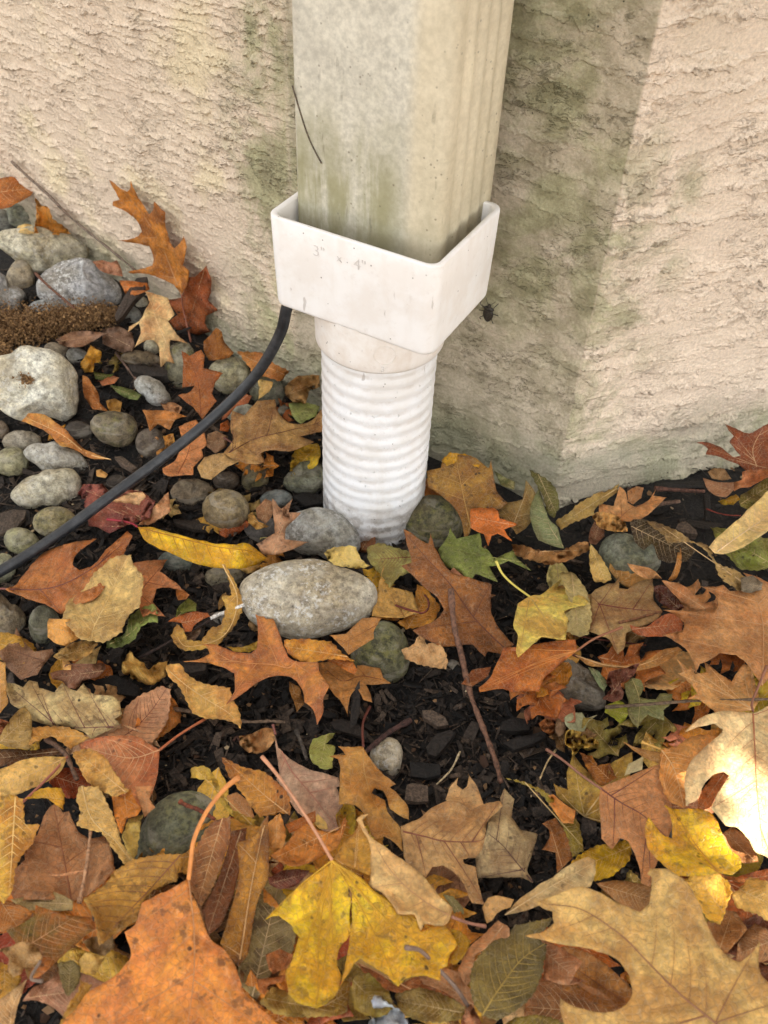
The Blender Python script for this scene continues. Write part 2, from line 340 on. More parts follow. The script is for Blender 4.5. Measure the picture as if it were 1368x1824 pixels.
LEAF = mat_leaf(); VEIN = mat_objcol('leaf_vein', .6, 200, .25); TWIG = mat_objcol('bark', .8, 420, .8)
STONE = mat_stone(); MULCH = mat_mulch(); SOIL = mat_soil(); STUCCO = mat_stucco()
PVC = mat_plastic('stained_white_pvc', (.90, .88, .855), (.76, .69, .62), .5, .36, brown=.0)
PVC_COLLAR = mat_plastic('tan_stained_pvc', (.88, .845, .80), (.68, .58, .48), .6, .40, brown=.18)
PIPE = mat_plastic('white_corrugated_plastic', (.88, .885, .89), (.66, .60, .52), .42, .27, drops=True)
SPOUT = mat_downspout()
_l = NT('shadow_toned_letters'); _l.bsdf.inputs['Base Color'].default_value = (.66, .62, .585, 1); _l.bsdf.inputs['Roughness'].default_value = .4; LETTER = _l.m  # grey base stands in for the thin shadows around the raised letters
def mat_hose():
    t = NT('black_rubber'); tc = t.n('TexCoord'); n = t.noise((tc, 'Object'), 150, 5, .7)
    t.put(t.bsdf, 'Base Color', t.mix(t.ramp(n, .4, .75), (.011, .012, .014), (.042, .043, .046))); t.bsdf.inputs['Roughness'].default_value = .42
    t.l(t.bump(n, .0005, .5), 0, t.bsdf, 'Normal'); return t.m
HOSE = mat_hose()

# ------------------------------------------------------------------ ground
def axis(lo, hi, step, far, grow=1.35):
    a = list(np.arange(lo, hi+1e-9, step)); s = step
    while a[-1] < far: s *= grow; a.append(a[-1]+s)
    s = step
    while a[0] > -far: s *= grow; a.insert(0, a[0]-s)
    return np.array(a)
ax_, ay_ = axis(-.6, .5, .004, 60), axis(.08, 1.1, .004, 60)
X, Y = np.meshgrid(ax_, ay_, indexing='ij'); Zg = ground(X.ravel(), Y.ravel())
V = np.c_[X.ravel(), Y.ravel(), Zg]; ny = len(ay_)
idx = np.arange(len(ax_)*ny).reshape(len(ax_), ny)
F = np.stack([idx[:-1, :-1], idx[1:, :-1], idx[1:, 1:], idx[:-1, 1:]], -1).reshape(-1, 4)
g_ = mesh_obj('ground', V, F.tolist(), SOIL); tag(g_, kind='structure')

# ------------------------------------------------------------------ stucco wall: left face, short return, right face
CORNER = np.array([.1415, .5848]); A_RET = R_(180-27.3); A_LEFT = R_(143); A_RIGHT = R_(22)
BEND = CORNER + .257*np.array([math.cos(A_RET), math.sin(A_RET)])
def plan(u):
    if u >= 0: return CORNER + u*np.array([math.cos(A_RIGHT), math.sin(A_RIGHT)])
    if u >= -.257: return CORNER - u*np.array([math.cos(A_RET), math.sin(A_RET)])
    return BEND + (-u-.257)*np.array([math.cos(A_LEFT), math.sin(A_LEFT)])
def plan_s(u, r=.003):                        # rounded corner
    return sum(plan(u+k*r/3) for k in (-3, -2, -1, 0, 1, 2, 3))/7
us = list(np.arange(-.98, .42, .0013)); s = .0013
while us[-1] < 3.0: s *= 1.3; us.append(us[-1]+s)
s = .0013
while us[0] > -2.6: s *= 1.3; us.insert(0, us[0]-s)
zs = list(np.arange(-.02, .46, .0013)); s = .0013
while zs[-1] < 2.7: s *= 1.3; zs.append(zs[-1]+s)
pu = np.array([plan_s(u) for u in us]); nz = len(zs)
V = np.zeros((len(us), nz, 3)); V[:, :, 0] = pu[:, 0, None]; V[:, :, 1] = pu[:, 1, None]; V[:, :, 2] = np.array(zs)[None]
W_ = V.reshape(-1, 3)
uu = np.repeat(np.array(us), nz)
# gentle hand-trowelled waviness of the face itself, flaring at the foot
tx = np.gradient(pu, axis=0); tx /= np.linalg.norm(tx, axis=1)[:, None]; nn = np.c_[tx[:, 1], -tx[:, 0]]
wav = noise(np.c_[uu*9, W_[:, 2]*9], 21)*.0022 + np.clip(.05-W_[:, 2], 0, .05)**2*2.4
wav = wav + np.where(uu > 0, .0, 0)
W_[:, :2] += np.repeat(nn, nz, axis=0)*wav[:, None]
idx = np.arange(len(us)*nz).reshape(len(us), nz)
F = np.stack([idx[:-1, :-1], idx[1:, :-1], idx[1:, 1:], idx[:-1, 1:]], -1).reshape(-1, 4)
wall = mesh_obj('stucco_wall', W_, F.tolist(), STUCCO)
uvl = wall.data.uv_layers.new(name='metres'); li = np.zeros(len(wall.data.loops), np.int32); wall.data.loops.foreach_get('vertex_index', li)
uvl.data.foreach_set('uv', np.c_[uu[li], np.tile(np.array(zs), len(us))[li]].ravel())
tag(wall, 'rough cream stucco house wall with mossy stains and a corner edge behind the downspout', 'wall')

# ------------------------------------------------------------------ downspout, adapter, drain pipe
YAW = R_(-27.298); EA = np.array([math.cos(YAW), math.sin(YAW), 0]); EB = np.array([-math.sin(YAW), math.cos(YAW), 0])
def rrect(W, D, r, n=6):
    P = []
    for cx, cy, a0 in ((W/2-r, D/2-r, 0), (-W/2+r, D/2-r, 90), (-W/2+r, -D/2+r, 180), (W/2-r, -D/2+r, 270)):
        for k in range(n+1):
            a = R_(a0+90*k/n); P.append((cx+r*math.cos(a), cy+r*math.sin(a)))
    return P
def loft(rings, close=True):
    n = len(rings[0]); V = [v for r in rings for v in r]; F = []
    for k in range(len(rings)-1):
        for j in range(n): F.append((k*n+j, k*n+(j+1) % n, (k+1)*n+(j+1) % n, (k+1)*n+j))
    return V, F
def placed(name, V, F, mat, loc, smooth=True):
    o = mesh_obj(name, V, F, mat, smooth=smooth); o.location = loc; o.rotation_euler[2] = YAW; return o
# downspout: dense outline so the right face can be fluted
def spout_outline():
    W, D, r = .1033, .0778, .0052; P = []
    base = rrect(W, D, r, 6); base.append(base[0])
    out = []
    for (x0, y0), (x1, y1) in zip(base[:-1], base[1:]):
        L = math.hypot(x1-x0, y1-y0); m = max(1, int(L/.0016))
        for k in range(m):
            t = k/m; x, y = x0+(x1-x0)*t, y0+(y1-y0)*t
            if x > W/2-.0008 and abs(y) < D/2-.009:   # side face: four soft flutes
                x += -.0017*(.5-.5*math.cos(2*math.pi*(y+D/2-.009)/((D-.018)/4)))
            if x < -W/2+.0008 and abs(y) < D/2-.009: x += .001*(.5-.5*math.cos(2*math.pi*(y+D/2-.009)/((D-.018)/4)))
            if abs(y) > D/2-.0008 and abs(x) < W/2-.009:
                q = (x+W/2-.009)/(W-.018); y -= math.copysign(.0006*math.sin(math.pi*q), y)
            out.append((x, y))
    return out
so_ = spout_outline(); zsp = [.212]+list(np.arange(.22, .46, .004))+[.6, 1, 1.6, 2.6]
rings = [[(x, y, z) for x, y in so_] for z in zsp]
Vv, Ff = loft(rings)
P = np.array(Vv); P[:, :2] += np.c_[noise(P*14, 31), noise(P*14, 32)]*.0005
o = placed('downspout', P, Ff, SPOUT, (-.003, .5765, 0)); md = o.modifiers.new('s', 'SOLIDIFY'); md.thickness = .0009
tag(o, 'weathered cream metal downspout with algae stains running down the stucco wall', 'downspout')
# a dry streak stuck on the face of the downspout
SP0 = np.array([-.003, .5765, 0])
def on_face(x, z, off=.0003): return SP0 + EA*x - EB*(.0389+off-.0006) + np.array([0, 0, z])

AD0 = np.array([-.0078, .5595, 0])
AD = bpy.data.objects.new('downspout_adapter', None); COL.objects.link(AD); AD.location = AD0; AD.rotation_euler[2] = YAW
tag(AD, 'white plastic square to round adapter fitted under the downspout', 'pipe fitting')
def part(name, V, F, mat, parent, smooth=True):
    me = bpy.data.meshes.new(name); me.from_pydata([tuple(v) for v in V], [], [tuple(f) for f in F])
    if smooth: me.polygons.foreach_set('use_smooth', [True]*len(me.polygons))
    me.materials.append(mat); me.update(); q = bpy.data.objects.new(name, me); COL.objects.link(q); q.parent = parent; return q
Wt, Dt, zt, zb = .1213, .0935, .2661, .2026
prof = [(.75, zb-.0005, .92), (.90, zb-.0008, .955), (1.0, zb, .965), (1.0, zb+.0012, .972), (1, zb+.004, .975), (1, zt-.030, .99), (1, zt-.0006, .9995), (1, zt, .995), (.955, zt+.0002, .975), (.952, zt-.0006, .96), (.945, zt-.02, .955), (.93, zb+.004, .93), (.72, zb+.003, .9)]
rings = []
for sc, z, taper in prof:
    k = sc if sc in (.75, .9, .72) else 1
    inner = sc in (.955, .952, .945, .93)
    W, D = (Wt*taper, Dt*taper) if not inner else (Wt*taper-.0035, Dt*taper-.0035)
    if k != 1: W, D = W*k, D*k
    r = .0085 if not inner else .007
    rings.append([(x, y, z) for x, y in rrect(W, D, min(r, D/3), 8)])
Vb, Fb = loft(rings)
n_ = len(rings[0]); Fb.append(tuple(range(n_))[::-1])
body = part('body', Vb, Fb, PVC, AD)
# scuffs: shallow bite out of the left rim
zc = .171; rc = .0458
def ringc(r, z, n=72): return [(r*math.cos(2*math.pi*k/n)+PX[0], r*math.sin(2*math.pi*k/n)+PX[1], z) for k in range(n)]
dpx = np.array([-.0091, .5600, 0])-AD0; PX = (dpx@EA, dpx@EB)
Vc, Fc = loft([ringc(rc, zb+.001), ringc(rc, zb-.012), ringc(rc*.995, zc+.006), ringc(rc*.992, zc+.0015), ringc(rc*.975, zc), ringc(rc*.93, zc+.0004), ringc(rc*.925, zc+.01)])
part('collar', Vc, Fc, PVC_COLLAR, AD)
# moulded lettering
def text_part(s, size, extrude, parent, M4, mat, name='lettering'):
    cu = bpy.data.curves.new('t', 'FONT'); cu.body = s; cu.size = size; cu.extrude = extrude; cu.align_x = 'CENTER'; cu.offset = -.00022
    tmp = bpy.data.objects.new('t', cu); COL.objects.link(tmp); bpy.context.view_layer.update()
    me = bpy.data.meshes.new_from_object(tmp); bpy.data.objects.remove(tmp)
    me.materials.clear(); me.materials.append(mat); q = bpy.data.objects.new(name, me); COL.objects.link(q); q.parent = parent; q.matrix_local = M4; return q
def face_m(x, z, y):                          # text standing on the front face
    return Matrix(((1, 0, 0, x), (0, 0, -1, y), (0, 1, 0, z), (0, 0, 0, 1)))
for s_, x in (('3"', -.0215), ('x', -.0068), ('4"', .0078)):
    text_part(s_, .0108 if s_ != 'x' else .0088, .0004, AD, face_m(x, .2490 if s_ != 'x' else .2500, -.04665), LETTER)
CA = R_(33); CR = Matrix.Translation((PX[0], PX[1], 0))@Matrix.Rotation(CA, 4, 'Z')
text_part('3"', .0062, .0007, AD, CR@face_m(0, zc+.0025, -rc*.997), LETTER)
a_ = [tuple(CR@Vector((.0072*math.cos(t), -math.sqrt(rc**2-(.0072*math.cos(t))**2)-.0001, .0072*math.sin(t)+.1865))) for t in np.linspace(0, 2*math.pi, 40)]
tv, tf = tube_geo(a_, .00035, 5, False); part('moulded_ring', tv, tf, PVC_COLLAR, AD)
# pipe: corrugated
rp = .0415; rings = []
for z in np.arange(-.03, .185, .0011):
    rr_ = rp - .00070*(.5+.5*math.cos(2*math.pi*(z-.002)/.0108)) if z < .166 else rp-.0006
    rings.append([(rr_*math.cos(t), rr_*math.sin(t), z) for t in np.linspace(0, 2*math.pi, 96, endpoint=False)])
Vp, Fp = loft(rings); Pp = np.array(Vp)
o = mesh_obj('drain_pipe', Pp, Fp, PIPE); o.location = (-.0091, .5600, 0)
tag(o, 'white corrugated plastic drain pipe standing in the ground under the adapter', 'pipe')

# ------------------------------------------------------------------ tracing frames: (x0, y0, scale) of enlarged crops of the photograph
FR = dict(I=(0, 0, 1), A=(0, 1000, 3.42), B=(0, 1400, 3.42), C=(340, 1300, 3.42), D=(960, 800, 3.353), E=(900, 1200, 2.923), F=(300, 950, 3.42),
          G=(640, 1300, 3.48), P=(0, 150, 2.631), Q=(0, 560, 2.206), H=(420, 280, 2.465), K=(600, 800, 1.781), N=(1100, 700, 4.56))
def px(fr, s):
    a = np.array([float(v) for v in s.replace(';', ',').split(',')]).reshape(-1, 2) if isinstance(s, str) else np.asarray(s, float)
    x0, y0, k = FR[fr]; return a/k + (x0, y0)

# ------------------------------------------------------------------ hose
def rope(name, pts, r, mat, n=8, color=None, per=8, taper=None, knob=0, parent=None):
    P = spline(np.array(pts), per)
    rr = np.full(len(P), r) if taper is None else r*np.linspace(1, taper, len(P))
    if knob: rr = rr*(1+knob*noise(np.c_[np.arange(len(P))*.9, np.zeros(len(P))], 77))
    V, F = tube_geo(P, rr, n)
    c = np.mean(V, 0); c[2] = min(v[2] for v in V)
    o = mesh_obj(name, V, F, mat, parent, c)
    if color: o.color = (*s2l(color), 1)
    return o
hp = [(590, 330, .262), (560, 420, .225), (527, 500, .195), (511, 548, .176), (500, 592, .155), (470, 648, .127), (436, 690, .106), (377, 746, .082), (300, 808, .062), (202, 880, .045), (100, 955, .030), (0, 1018, .020), (-90, 1062, .014), (-220, 1120, .012)]
o = rope('hose', [at(x, y, z) for x, y, z in hp]+[np.array([-.58, .26, .010]), np.array([-.85, .12, .009]), np.array([-1.25, -.02, .009]), np.array([-1.8, -.3, .009])], .0042, HOSE, 16, per=10)
tag(o, 'black rubber hose curving down from behind the white adapter across the pebbles', 'hose')

# ------------------------------------------------------------------ stones
ICO = {}
def ico(n):
    if n not in ICO:
        bm = bmesh.new(); bmesh.ops.create_icosphere(bm, subdivisions=n, radius=1); bm.verts.ensure_lookup_table()
        ICO[n] = (np.array([v.co[:] for v in bm.verts]), [[v.index for v in f.verts] for f in bm.faces]); bm.free()
    return ICO[n]
NST = [0]
HALL = []                                     # landmarks: (phrase, x, y) in photo pixels, used for telling fillers apart
def ell(cx, cy, a, b, ang=0, n=14, wob=.08, seed=0):
    rg = np.random.default_rng(seed); out = []
    ph = rg.uniform(0, 6.28, 3)
    for k in range(n):
        t = 2*math.pi*k/n; q = 1+wob*math.sin(2*t+ph[0])+wob*.6*math.sin(3*t+ph[1])
        x, y = a*q*math.cos(t), b*q*math.sin(t); c, s = math.cos(R_(ang)), math.sin(R_(ang)); out.append((cx+x*c-y*s, cy+x*s+y*c))
    return np.array(out)
def stone(label, fr, pts, color, moss=.0, white=.0, lift=0.0, ang=.3, depth=.85, group='stones in the mulch', name='stone', lm=None):
    P = px(fr, pts); NST[0] += 1; sd = NST[0]
    c = (P.max(0)+P.min(0))/2; d = P-c; th = np.arctan2(-d[:, 1], d[:, 0]); rad = np.hypot(*d.T)
    o_ = np.argsort(th); th, rad = th[o_], rad[o_]
    T = np.linspace(-math.pi, math.pi, 181); Rr = np.interp(T, np.r_[th-2*math.pi, th, th+2*math.pi], np.r_[rad, rad, rad])
    k = np.exp(-np.linspace(-2.5, 2.5, 9 if ang < .5 else 5)**2/2); k /= k.sum(); m = len(k)//2
    Rr = np.convolve(np.r_[Rr[-m-1:-1], Rr, Rr[1:m+1]], k, 'valid')
    if ang < .5: Rr = Rr*1.01
    a, b = np.ptp(P[:, 0])/2, np.ptp(P[:, 1])/2
    g0 = at(c[0], c[1], 0)
    dist0 = (g0-CAM)@FWD; hz = min(a, b)/FPX*dist0
    zc = float(ground(g0[0], g0[1])[0]) + hz*.62 + lift
    ctr = at(c[0], c[1], zc); dist = (ctr-CAM)@FWD; m2 = dist/FPX
    V, Fc = ico(4 if max(a, b) > 45 else 3)
    V = V.copy(); vd = nrm(ctr-CAM)
    x = V@np.array([1., 0, 0]); y = V[:, 1]; z = V[:, 2]
    t = np.arctan2(y, x); rr = np.interp(t, T, Rr)
    planar = np.hypot(x, y)
    px_, py_ = rr*x*m2, rr*y*m2
    dz = min(a, b)*depth*m2*z
    Q = np.c_[px_, py_, dz]
    q0 = V*1.0
    if ang >= .5:                              # facets: flatten against random planes inside
        rg = np.random.default_rng(sd*7+1)
        for _ in range(16):
            nv = nrm(rg.normal(size=3)*[.8, .8, 1]); dlim = rg.uniform(.70, .90) if nv[2] > .15 else 1.2
            ex = V@nv-dlim; mk = ex > 0; Q[mk] -= np.outer(ex[mk], nv)*[a*m2, b*m2, min(a, b)*depth*m2]*1.0
    mean = (a+b)/2*m2
    nz_ = noise(V*1.3+sd*3.1, sd)*.05 + noise(V*3.2+sd, sd+5)*.03 + noise(V*8+sd, sd+9)*.012*(2 if ang >= .5 else 1)
    Q += V*[1, 1, 1]*(nz_*mean)[:, None]*[.45, .45, 1]
    R3 = np.cross(vd, UPV); R3 = nrm(R3); U3 = np.cross(R3, vd)
    Wd = ctr + np.outer(Q[:, 0], R3) + np.outer(Q[:, 1], U3) - np.outer(Q[:, 2], vd)
    base = ctr.copy(); base[2] = Wd[:, 2].min()
    o = mesh_obj(name, Wd, Fc, STONE, None, base); tag(o, label, 'stone', group)
    sc_ = np.array(s2l(color)); o.color = (*np.clip((sc_*.72+sc_.mean()*.28)*1.13, 0, .8), 1); o['moss'] = float(moss); o['white'] = float(white)
    if lm: HALL.append((lm, c[0], c[1]))
    return o
stone('long flat pale stone lying against the house wall at far left', 'P', '0,720,100,695,250,700,350,715,405,750,408,790,330,850,230,878,130,855,50,810,0,775', (182, 172, 142), .25, .3, .012, .6)
stone('small upright oval tan pebble below the long flat pale stone', 'P', ell(97, 905, 60, 82, 0, 14, .05, 1), (172, 155, 125), .1)
stone('large angular grey quartz rock with sparkling whitish faces', 'P', '180,950,235,870,320,825,420,822,500,880,570,970,560,1020,480,1060,300,1050,190,1010', (150, 150, 152), 0, .9, .004, .7, lm='angular grey quartz rock')
stone('grey rock at the left edge beside the small upright oval pebble', 'P', '-60,880,20,895,45,940,55,985,120,1010,110,1045,0,1070,-60,1060', (132, 132, 134), 0, .4, .004, .6)
stone('dark grey round stone under the orange leaf at the left edge', 'P', '-30,600,20,590,55,620,65,665,30,690,-30,690', (120, 118, 108), .2)
stone('greenish grey block of stone behind the long flat pale stone', 'P', '30,585,120,555,185,590,180,660,80,675', (140, 142, 120), .5, 0, .006, .6)
stone('biggest whitish smooth stone left of the hose, a dried flower tip over it', 'Q', '-40,200,50,160,90,128,150,135,290,210,306,260,295,380,250,425,200,405,80,420,0,370,-40,330', (202, 198, 180), .12, .5, .004, .55, .6, lm='big whitish stone')
stone('brownish round pebble touching the top right of the biggest whitish stone', 'Q', ell(222, 145, 48, 34, 10, 14, .06, 2), (140, 126, 104), .1)
stone('grey round pebble right of the biggest whitish stone, behind an amber curl', 'Q', ell(305, 165, 43, 33, 0, 14, .06, 3), (140, 140, 134), 0, .2)
stone('pale pebble peeking out below the pale tan oak leaf by the wall', 'Q', ell(598, 132, 33, 36, 0, 14, .05, 4), (188, 182, 155), .15)
stone('mossy upright pebble right of the pale tan oak leaf by the wall', 'Q', '655,180,675,120,740,110,765,160,750,230,720,295,690,300,660,245', (128, 122, 92), .8)
stone('pale yellowish cobble under the hose near the wall foot', 'Q', '825,205,860,178,940,173,978,212,962,275,895,318,842,285', (178, 172, 135), .4, .1, .003)
stone('lumpy light grey stone with a twig end resting on it', 'Q', '515,270,550,242,610,255,650,295,680,340,640,358,570,318', (160, 160, 156), 0, .5, 0, .6)
stone('dark brown potato shaped pebble with green moss on its left side', 'Q', '355,440,370,405,410,387,475,385,530,410,540,450,525,495,485,520,430,512,380,480', (112, 98, 70), .6, 0, .002)
stone('dark brown pebble under the rusty leaf left of the hose', 'Q', '545,465,600,445,650,490,645,545,590,570,548,545', (106, 92, 80), .1, 0, 0, .55)
stone('dark green grey cobble with a yellow leaf scrap, right of the hose', 'Q', '980,300,1010,250,1080,252,1118,290,1100,352,1020,362', (112, 112, 92), .3)
stone('pale green pebble tucked above the big tan oak leaf', 'Q', ell(948, 388, 60, 32, -15, 14, .05, 5), (186, 188, 165), .3, .2, .004)
stone('cracked grey brown pebble below the biggest whitish stone', 'Q', ell(85, 500, 74, 42, 0, 14, .05, 6), (146, 136, 116), .05)
stone('grey wedge shaped stone in the mulch under the curly tan leaf', 'Q', '95,545,120,515,180,510,260,527,320,560,342,590,335,615,250,612,150,590', (166, 162, 150), .05, .4)
stone('speckled oval pebble at the left edge above the hose', 'Q', ell(45, 580, 68, 56, 8, 14, .05, 7), (158, 156, 122), .3)
stone('pale kidney shaped stone left of the hose', 'Q', '48,712,90,662,150,632,220,610,282,605,312,648,300,715,250,748,170,752,90,757', (186, 180, 156), .15, .3, 0, lm='pale kidney shaped stone')
stone('round yellowish pebble just above the hose', 'Q', ell(220, 820, 82, 66, 12, 14, .05, 8), (158, 146, 98), .45, .1)
stone('greyish green pebble against the hose near the left edge', 'Q', ell(85, 893, 72, 50, 15, 14, .05, 9), (154, 152, 110), .4)
stone('small brown pebble at the left edge below the whitish stone', 'Q', ell(5, 455, 28, 38, 0, 14, .05, 10), (120, 100, 76))
stone('smooth round ochre ball of a pebble right of the hose', 'Q', ell(887, 770, 91, 86, 0, 16, .02, 11), (150, 128, 82), .1, .1, .003, .2, .95, lm='round ochre pebble')
stone('ridged brown stone above the round ochre pebble', 'Q', '668,700,740,647,800,655,845,690,835,725,780,745,700,742', (134, 114, 84), .15, 0, 0, .6)
stone('grey green cobble close to the left of the drain pipe', 'Q', '1110,665,1150,610,1205,575,1260,585,1285,640,1275,695,1180,708', (126, 128, 106), .4, .1, .002, .5)
stone('brown cube shaped pebble below the big tan oak leaf', 'Q', '945,625,975,590,1050,580,1055,640,1025,698,960,685', (120, 108, 74), .45, 0, 0, .5)
stone('small blue grey pebble left of the drain pipe foot', 'Q', ell(1085, 725, 64, 36, -5, 14, .05, 12), (112, 122, 122))
stone('grey rock with white spots leaning against the foot of the drain pipe', 'H', '190,1680,215,1600,300,1550,400,1548,500,1598,545,1675,545,1720,500,1760,360,1745,250,1720', (156, 156, 150), 0, 1.0, .004, .45, lm='white spotted grey rock')
stone('small brown stone wedged by the pipe above the grey green cobble', 'Q', ell(1120, 382, 30, 28, 0, 12, .05, 13), (112, 100, 70))
stone('black and yellow mossy stone touching the right side of the drain pipe', 'H', '742,1640,770,1540,850,1483,920,1500,978,1570,995,1650,930,1712,820,1712', (102, 94, 56), .9, .1, .006, .3, .85, lm='black and yellow mossy stone')
stone('large smooth oval grey boulder in front of the drain pipe', 'F', '432,345,470,285,560,225,680,180,830,166,960,172,1080,215,1200,270,1262,330,1268,420,1235,500,1130,560,1000,605,860,640,740,635,640,600,500,520,445,430', (172, 160, 134), .05, .8, .012, .25, .85, lm='large oval grey boulder')
stone('mossy green cobble half under leaves below the large grey boulder', 'K', '45,640,90,575,150,545,200,570,228,640,215,720,170,745,100,725', (112, 112, 74), .8, .15, -.001, lm='mossy green cobble')
stone('rounded grey green cobble between leaves right of the pipe', 'D', '363,610,395,540,465,503,540,510,610,560,700,585,720,680,640,770,515,828,440,760', (128, 134, 112), .35, .1, .004, .3, .8, lm='grey green cobble on the right')
stone('brown angular wedge of rock right of the mulch patch', 'D', '68,1400,110,1285,200,1245,260,1290,320,1360,385,1440,392,1535,290,1558,180,1562,90,1548', (112, 100, 82), .1, .15, .004, .75, lm='brown wedge of rock')
stone('small cream coloured stone in the mulch behind the long stemmed oak leaf', 'G', '65,180,95,100,150,55,215,52,258,95,258,200,222,290,150,250', (176, 162, 132), 0, .5, 0, .4)
stone('big round green stone in the leaf pile at lower left', 'B', '838,440,850,320,890,190,980,95,1100,55,1250,68,1350,150,1350,280,1200,400,1000,470', (104, 106, 78), .55, 0, .014, .2, .8, lm='big round green stone')
stone('dull green grey pebble beside the small orange leaf at left', 'A', ell(270, 390, 95, 120, 0, 14, .05, 14), (116, 118, 96), .3)
stone('rough brown rock cut by the left edge', 'A', '-60,160,0,190,60,260,145,400,110,440,40,500,-60,540', (124, 106, 76), .2, 0, .004, .7)
stone('dark green pebble under the yellow willow leaf', 'Q', ell(710, 965, 92, 44, 0, 14, .05, 15), (92, 100, 90), .1)
stone('dusty brown pebble below the yellow willow leaf', 'Q', ell(885, 1030, 85, 42, 0, 14, .05, 16), (122, 110, 82), .2)
stone('tiny pale pebble beside the crumpled tan leaf scrap', 'K', ell(368, 690, 24, 21, 0, 12, .05, 17), (158, 150, 138), 0, .4)
stone('small grey pebble inside the curled ring leaf', 'F', ell(310, 520, 55, 45, 0, 12, .05, 18), (128, 122, 114), 0, .1)
stone('pale stone cut by the left edge under the end of the hose', 'Q', ell(10, 1000, 48, 62, 0, 12, .05, 19), (146, 146, 112), .3)
stone('tiny blue black pebble right of the large oval boulder', 'F', ell(1245, 250, 45, 38, 0, 12, .05, 20), (62, 68, 80))
stone('dark flat stone behind the white spotted grey rock', 'Q', ell(1040, 850, 85, 50, 10, 12, .05, 21), (84, 78, 72), 0, .1)
stone('rounded dark pebble in shade below the big whitish stone', 'Q', ell(310, 455, 52, 36, 10, 12, .06, 22), (74, 64, 54))
stone('dark brown pebble in shade above the round ochre pebble', 'Q', ell(890, 655, 55, 36, 0, 12, .06, 23), (88, 72, 54))
stone('dark brown pebble close beneath the hose in the mulch', 'Q', ell(460, 660, 40, 32, 0, 12, .06, 24), (72, 62, 54))
stone('grey pebble between the quartz rock and the leaning oak leaves', 'P', ell(620, 1085, 42, 44, 0, 12, .05, 25), (130, 134, 132), 0, .3)
stone('small cream pebble beside the dark bark at the wall foot', 'P', ell(665, 1030, 30, 34, 0, 12, .05, 26), (178, 172, 148))
stone('pale lower rim stone beneath the quartz rock', 'P', ell(240, 1050, 110, 34, 0, 12, .05, 27), (146, 148, 146), 0, .3)
stone('flat tan pebble lying in mulch below the small amber curl', 'Q', ell(560, 178, 90, 28, 5, 12, .05, 28), (122, 104, 74))
stone('dull brown pebble behind the big tan oak leaf', 'Q', ell(1240, 300, 42, 45, 0, 12, .05, 29), (82, 74, 66))

# ------------------------------------------------------------------ twigs
def twig(label, fr, pts, r, color, z0, z1=None, name='twig', mid=None, knob=.25, n=7, cat='twig'):
    P = px(fr, pts); z1 = z0 if z1 is None else z1; zz = np.linspace(z0, z1, len(P))
    if mid: zz = zz + mid*np.sin(np.linspace(0, math.pi, len(P)))
    W3 = [at(p[0], p[1], z+.6*rise(*at(p[0], p[1], z)[:2])) for p, z in zip(P, zz)]
    o = rope(name, W3, r, TWIG, n, color, 7, .75, knob); tag(o, label, cat, 'twigs and stalks on the ground'); return o
# stick leaning along the foot of the wall
def wall_pt(x, y, off):                       # where the sight line meets the left wall, brought forward by off
    n = np.array([-math.sin(A_LEFT), math.cos(A_LEFT), 0]);
    if n@np.array([0, -1, 0]) < 0: n = -n
    d = ray(x, y); b = np.array([*BEND, 0]); t = ((b-CAM)@n)/(d@n); return CAM+d*t+n*off
W3 = [wall_pt(*p, .008) for p in px('P', '85,350,160,420,250,500,350,600,470,700,570,780,665,858')]
o = rope('twig', W3, .0015, TWIG, 7, (118, 102, 88), 7, .85, .3); tag(o, 'long thin grey stick leaning along the foot of the left wall', 'twig', 'twigs and stalks on the ground')
twig('long reddish brown twig standing on the mulch right of centre', 'K', '362,445,372,560,392,640,425,780,470,900,500,980,522,1060', .0022, (112, 80, 62), .040, .010)
twig('long thin grey twig running level to the right edge', 'D', '395,1542,560,1530,700,1520,900,1505,1130,1500,1390,1492', .0012, (110, 92, 72), .030, .040)
twig('dark twig with a white lichen stretch over the curled ring leaf', 'F', '-180,760,0,665,100,610,250,530,300,500,450,440,560,415,655,402', .0011, (60, 46, 40), .016, .034)
o = rope('lichen', [at(*p, z) for p, z in zip(px('F', '255,518,300,498,380,468,450,440,480,430'), (.0262, .027, .0287, .0302, .0308))], .00135, TWIG, 7, (225, 222, 215)); tag(o, 'white crust of lichen on the dark twig near the boulder', 'lichen')
twig('red brown twig lying over the angular grey quartz rock', 'P', '165,885,220,940,290,1000,350,1050', .0014, (105, 68, 48), .048, .040)
twig('short brown twig stub at the wall foot right of the leaning leaves', 'P', '1005,1072,1070,1085,1140,1100', .0015, (120, 92, 72), .030, .034)
twig('thin twig crossing the tan oak leaf right of the yellow maple leaf', 'D', '475,1038,560,1018,660,990,730,975', .0011, (128, 84, 52), .030, .031)
twig('dark reddish twig lying in the mulch left of the cream stone', 'C', '1340,-60,1230,0,1150,60,1080,120,1040,160', .0020, (72, 48, 42), .010, .012)
twig('straw coloured stalk in the mulch between cream stone and the long twig', 'G', '625,135,580,230,540,280,480,338', .0007, (190, 175, 140), .010, .012)
twig('dead stick end lying in the mulch by the lumpy grey stone', 'Q', '455,150,500,210,540,260,570,285', .0013, (120, 96, 82), .012, .022)
twig('pale forked stick across the mulch under the curled tan leaf', 'F', '0,1065,150,1090,330,1125,480,1148,620,1145,710,1150', .0014, (128, 108, 88), .008, .008)
twig('thin grey stick in the mulch above the pale pink oak leaf', 'C', '640,0,665,60,690,130,708,185', .0015, (92, 84, 76), .010, .010)
twig('brown stick by the wall in the right mulch patch', 'D', '690,235,800,242,900,248,990,252', .0020, (98, 66, 52), .012, .012)
twig('second thinner stick below the brown stick by the wall', 'D', '700,330,760,322,840,312', .0022, (105, 82, 66), .012, .012)
